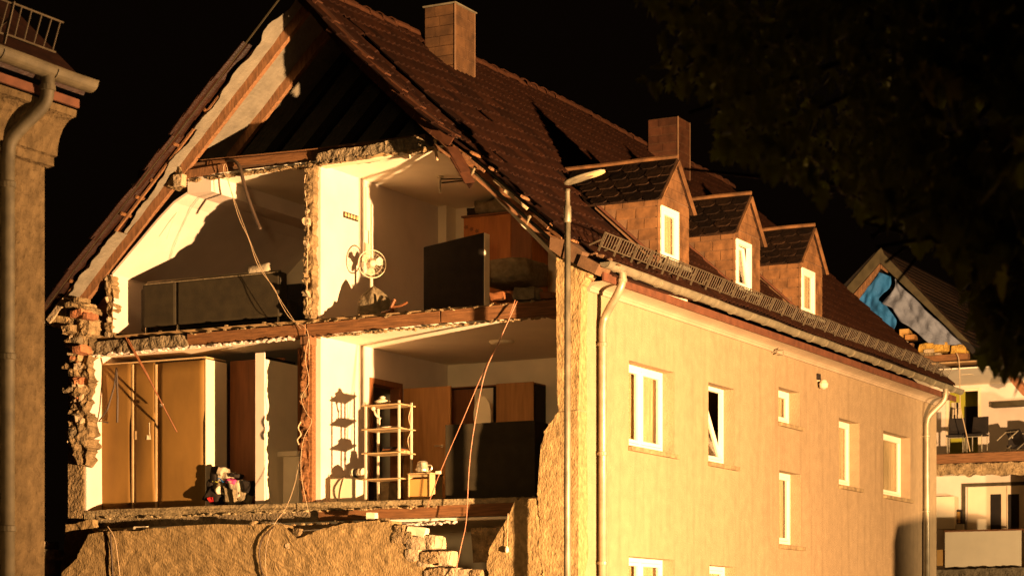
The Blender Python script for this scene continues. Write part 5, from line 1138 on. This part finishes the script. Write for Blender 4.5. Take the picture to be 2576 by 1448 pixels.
for i in range(8): p = G(*Q2(190+8*i, 1105), YL-.35); boxo('rib', p-Vector((.02, .04, .5)), p+Vector((.02, .04, .08)), 'plastic', ra)
o = boxo('far_crate', G(*Q2(60, 1375), FYY+.6), G(*Q2(105, 1262), FYY+.6)+Vector((0, .4, 0)), 'orange'); tag(o, 'orange brown crate left of the big white board', 'crate')
o = boxo('wall_shelf', G(*Q2(440, 272), YF-.3), G(*Q2(700, 222), YF-.3)+Vector((0, .28, 0)), 'olive'); tag(o, 'dark shelf board on the white wall of the far upper room', 'shelf')
o = boxo('ceiling_light', G(*Q2(232, 46), FYY+1.2), G(*Q2(305, 30), FYY+1.2)+Vector((0, .2, 0)), 'whiteboard'); tag(o, 'flat white ceiling light in the far upper room', 'lamp')
# chairs
def far_chair(label, px, py, Y, rotz, tilt):
    p = G(px, py, Y); t = thing('metal_chair', label, 'chair', p, 'black chairs with pale legs in the far room'); t.rotation_euler = (tilt, 0, rotz)
    def ob(nm, mb, m): 
        me = mb; o = MB(); o.v = [v+wloc(t) for v in mb.v]; o.f = mb.f; return o.build(nm, m, t)
    ob('seat', MB().box((-.23, -.22, .43), (.23, .22, .48)), 'black'); ob('backrest', MB().hexa([(-.22, .19, .50), (.22, .19, .50), (.22, .22, .50), (-.22, .22, .50)], [(-.20, .26, .95), (.20, .26, .95), (.20, .29, .95), (-.20, .29, .95)]), 'black')
    for x, y in ((-.2, -.19), (.2, -.19), (-.2, .19), (.2, .19)): ob('leg', MB().tube([(x, y, 0), (x, y, .43)], .014, 6), 'steel')
    ob('seat_rail', MB().tube([(-.2, -.19, .40), (.2, -.19, .40)], .012, 5), 'steel')
far_chair('upright black chair standing left at the torn edge of the far upper room', 2405, 1141, FYY+.55, .15, 0)
far_chair('upright black chair standing second from the left in the far upper room', 2458, 1138, FYY+.6, -.1, 0)
far_chair('toppled black chair tipped against the wall at the right of the far upper room', 2530, 1122, FYY+.9, -.5, R(-55))
far_chair('toppled black chair with its legs towards the ceiling beside the other tipped one', 2566, 1118, FYY+1.0, .4, R(-70))
# rubble on the attic floor of the far house
for i, (x, y, a, b, m_) in enumerate([(930, 1232, 95, 40, 'block'), (1030, 1243, 85, 32, 'mortar'), (1125, 1210, 100, 40, 'block'), (1125, 1245, 90, 26, 'mortar'), (1215, 1238, 50, 18, 'block')]):
    o = MB().rough(G(*Q(x, y), FYY-.02), (a*.0026, .3, b*.0024), 120+i, .18, 2).build('loose_brick', m_); tag(o, ['leftmost pale brick lying on the far attic beam', 'darker brick second from the left on the far attic beam', 'upper pale brick in the middle of the far attic beam', 'lower dull brick under the upper pale one on the far beam', 'rightmost small brick on the far attic beam'][i], 'brick', 'bricks lying on the far attic beam')
o = MB().rough(G(*Q(1180, 1175), FYY+.12), (.78, .4, .25), 131, .2, 3).build('insulation_mat', 'insul'); tag(o, 'crumpled yellow insulation mat below the grey tarpaulin', 'insulation')
o = MB().rough(G(*Q(1450, 1195), FYY+.12), (.40, .4, .20), 132, .2, 2).build('insulation_mat', 'insul'); tag(o, 'small yellow insulation piece at the right end of the far beam', 'insulation')
o = boxo('open_box', G(*Q(790, 1060), FYY+.4), G(*Q(890, 960), FYY+.4)+Vector((0, .4, 0)), 'orange'); tag(o, 'orange cardboard box beside the blue tarpaulin', 'box')
o = boxo('open_box', G(*Q(850, 1080), FYY+.25), G(*Q(950, 1020), FYY+.25)+Vector((0, .3, 0)), 'beech'); tag(o, 'brown cardboard box in front of the orange one beside the tarpaulins', 'box')
o = boxo('attic_chest', G(*Q(740, 1175), FYY+.2), G(*Q(930, 1115), FYY+.2)+Vector((0, .4, 0)), 'rafter'); tag(o, 'low wooden chest on the far attic floor under the boxes', 'chest')
o = boxo('pale_tray', G(*Q(710, 1103), FYY+.15), G(*Q(850, 1085), FYY+.15)+Vector((0, .3, 0)), 'whiteboard'); tag(o, 'flat pale tray lying on the low chest in the far attic', 'tray')
cable('hanging_cable', 'thin pale cable hanging down through the far upper room', [Q(1410, 1225), Q(1435, 1290), Q(1445, 1450), (2416, 1020), (2424, 1060), (2433, 1100), (2440, 1135)], FYY-.1, .013, 'cable')

# ================================================================== tree hanging in at the right
random.seed(12)
TB = CAM+V*11.5+RT*5.2; TB.z = 0
TR = thing('street_tree', 'dark leafy tree hanging into the picture from the right', 'tree', TB)
MB().tube(smooth_line([TB, TB+Vector((.05, 0, 1.5)), TB+Vector((-.1, .1, 3.2)), TB+Vector((-.2, 0, 5.2)), TB+Vector((-.1, 0, 8))]), [.26-.19*i/24 for i in range(25)], 10).build('trunk', 'bark', TR, smooth=True)
tips = []
for i in range(26):
    s0 = TB+Vector((-.1, .05, random.uniform(2.6, 7.0))); px = random.uniform(1680, 2700); py = random.uniform(-120, 760)
    if py > 520: px = max(px, 2150+.55*(py-520)*1.0)
    dpt = random.uniform(9.5, 14); e = CAM+ray(px, py)*dpt
    m_ = s0.lerp(e, .5)+Vector((0, 0, random.uniform(.1, .5)))
    pl = smooth_line([s0, s0.lerp(m_, .6)+Vector((0, 0, .15)), m_, e], 5); n = len(pl)
    MB().tube(pl, [.05-.042*k/(n-1) for k in range(n)], 6).build('branch', 'bark', TR, smooth=True); tips += pl[6:]
# leaf: a lobed, slightly folded blade
lobes = [(0, 0), (.10, .16), (.30, .12), (.24, .30), (.42, .50), (.22, .52), (.18, .74), (0, 1)]
half = [Vector((x, y, -.18*x)) for x, y in lobes]
lv = half+[Vector((-p.x, p.y, p.z)) for p in half[-2:0:-1]]
lme = bpy.data.meshes.new('leaf'); n = len(lv)
lme.from_pydata([tuple(p) for p in lv]+[(0, .35, .05)], [], [(i, (i+1) % n, n) for i in range(n)]); lme.update(); lme.materials.append(M['leaf'])
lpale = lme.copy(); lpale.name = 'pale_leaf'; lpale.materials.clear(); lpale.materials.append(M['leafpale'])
lvv = [v.co.copy() for v in lme.vertices]; lff = [tuple(p.vertices) for p in lme.polygons]
def left_edge(py): return 1640+90*math.sin(py*.011)+(0 if py < 360 else (py-360)*1.15 if py < 600 else 276+(py-600)*1.55)
leaves = []
while len(leaves) < 5200:
    px = random.uniform(1600, 2720); py = random.uniform(-160, 960); le_ = left_edge(py)+random.gauss(0, 55)
    if px < le_: continue
    if 1540 < px < 1800 and 225 < py < 490: continue
    if py > 390 and px < 1880+(py-390)*2.3: continue
    if py > 590 and px < 2290+(py-590)*.52+random.gauss(0, 16) : continue
    if py > 915+random.gauss(0, 12) and px < 2560: continue
    if py > 840 and px > 2520 and random.random() < .5: continue
    if noise.noise(Vector((px*.006, py*.006, 3))) < -.28 and random.random() < .8: continue
    t = random.random(); dpt = 8.6+6.2*t; p = CAM+ray(px, py)*dpt
    if p.z < 2.2: continue
    leaves.append((dpt, p, random.uniform(.09, .20) if px > 2300 else random.uniform(.06, .12)))
while len(leaves) < 5900:                        # the dense skirt of foliage before the far roof
    px = random.uniform(2400, 2660); py = random.uniform(560, 925)
    if px < 2425+.28*(py-640)+random.gauss(0, 14) or (py > 880 and random.random() < .5): continue
    dpt = random.uniform(9, 12.5); p = CAM+ray(px, py)*dpt; leaves.append((dpt, p, random.uniform(.09, .17)))
leaves.sort(key=lambda a: a[0]/a[2]); rest = MB()
for i, (dpt, p, s_) in enumerate(leaves):
    m = Matrix.Translation(p) @ Matrix.Rotation(random.uniform(0, 6.28), 4, 'Z') @ Matrix.Rotation(random.gauss(-2.0, .6), 4, 'X') @ Matrix.Rotation(random.gauss(0, .5), 4, 'Y') @ Matrix.Scale(s_, 4)
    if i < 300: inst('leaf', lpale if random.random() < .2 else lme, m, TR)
    else: rest.add([m @ v for v in lvv], lff)
o = rest.build('crown', 'leaf', TR); o['kind'] = 'stuff'
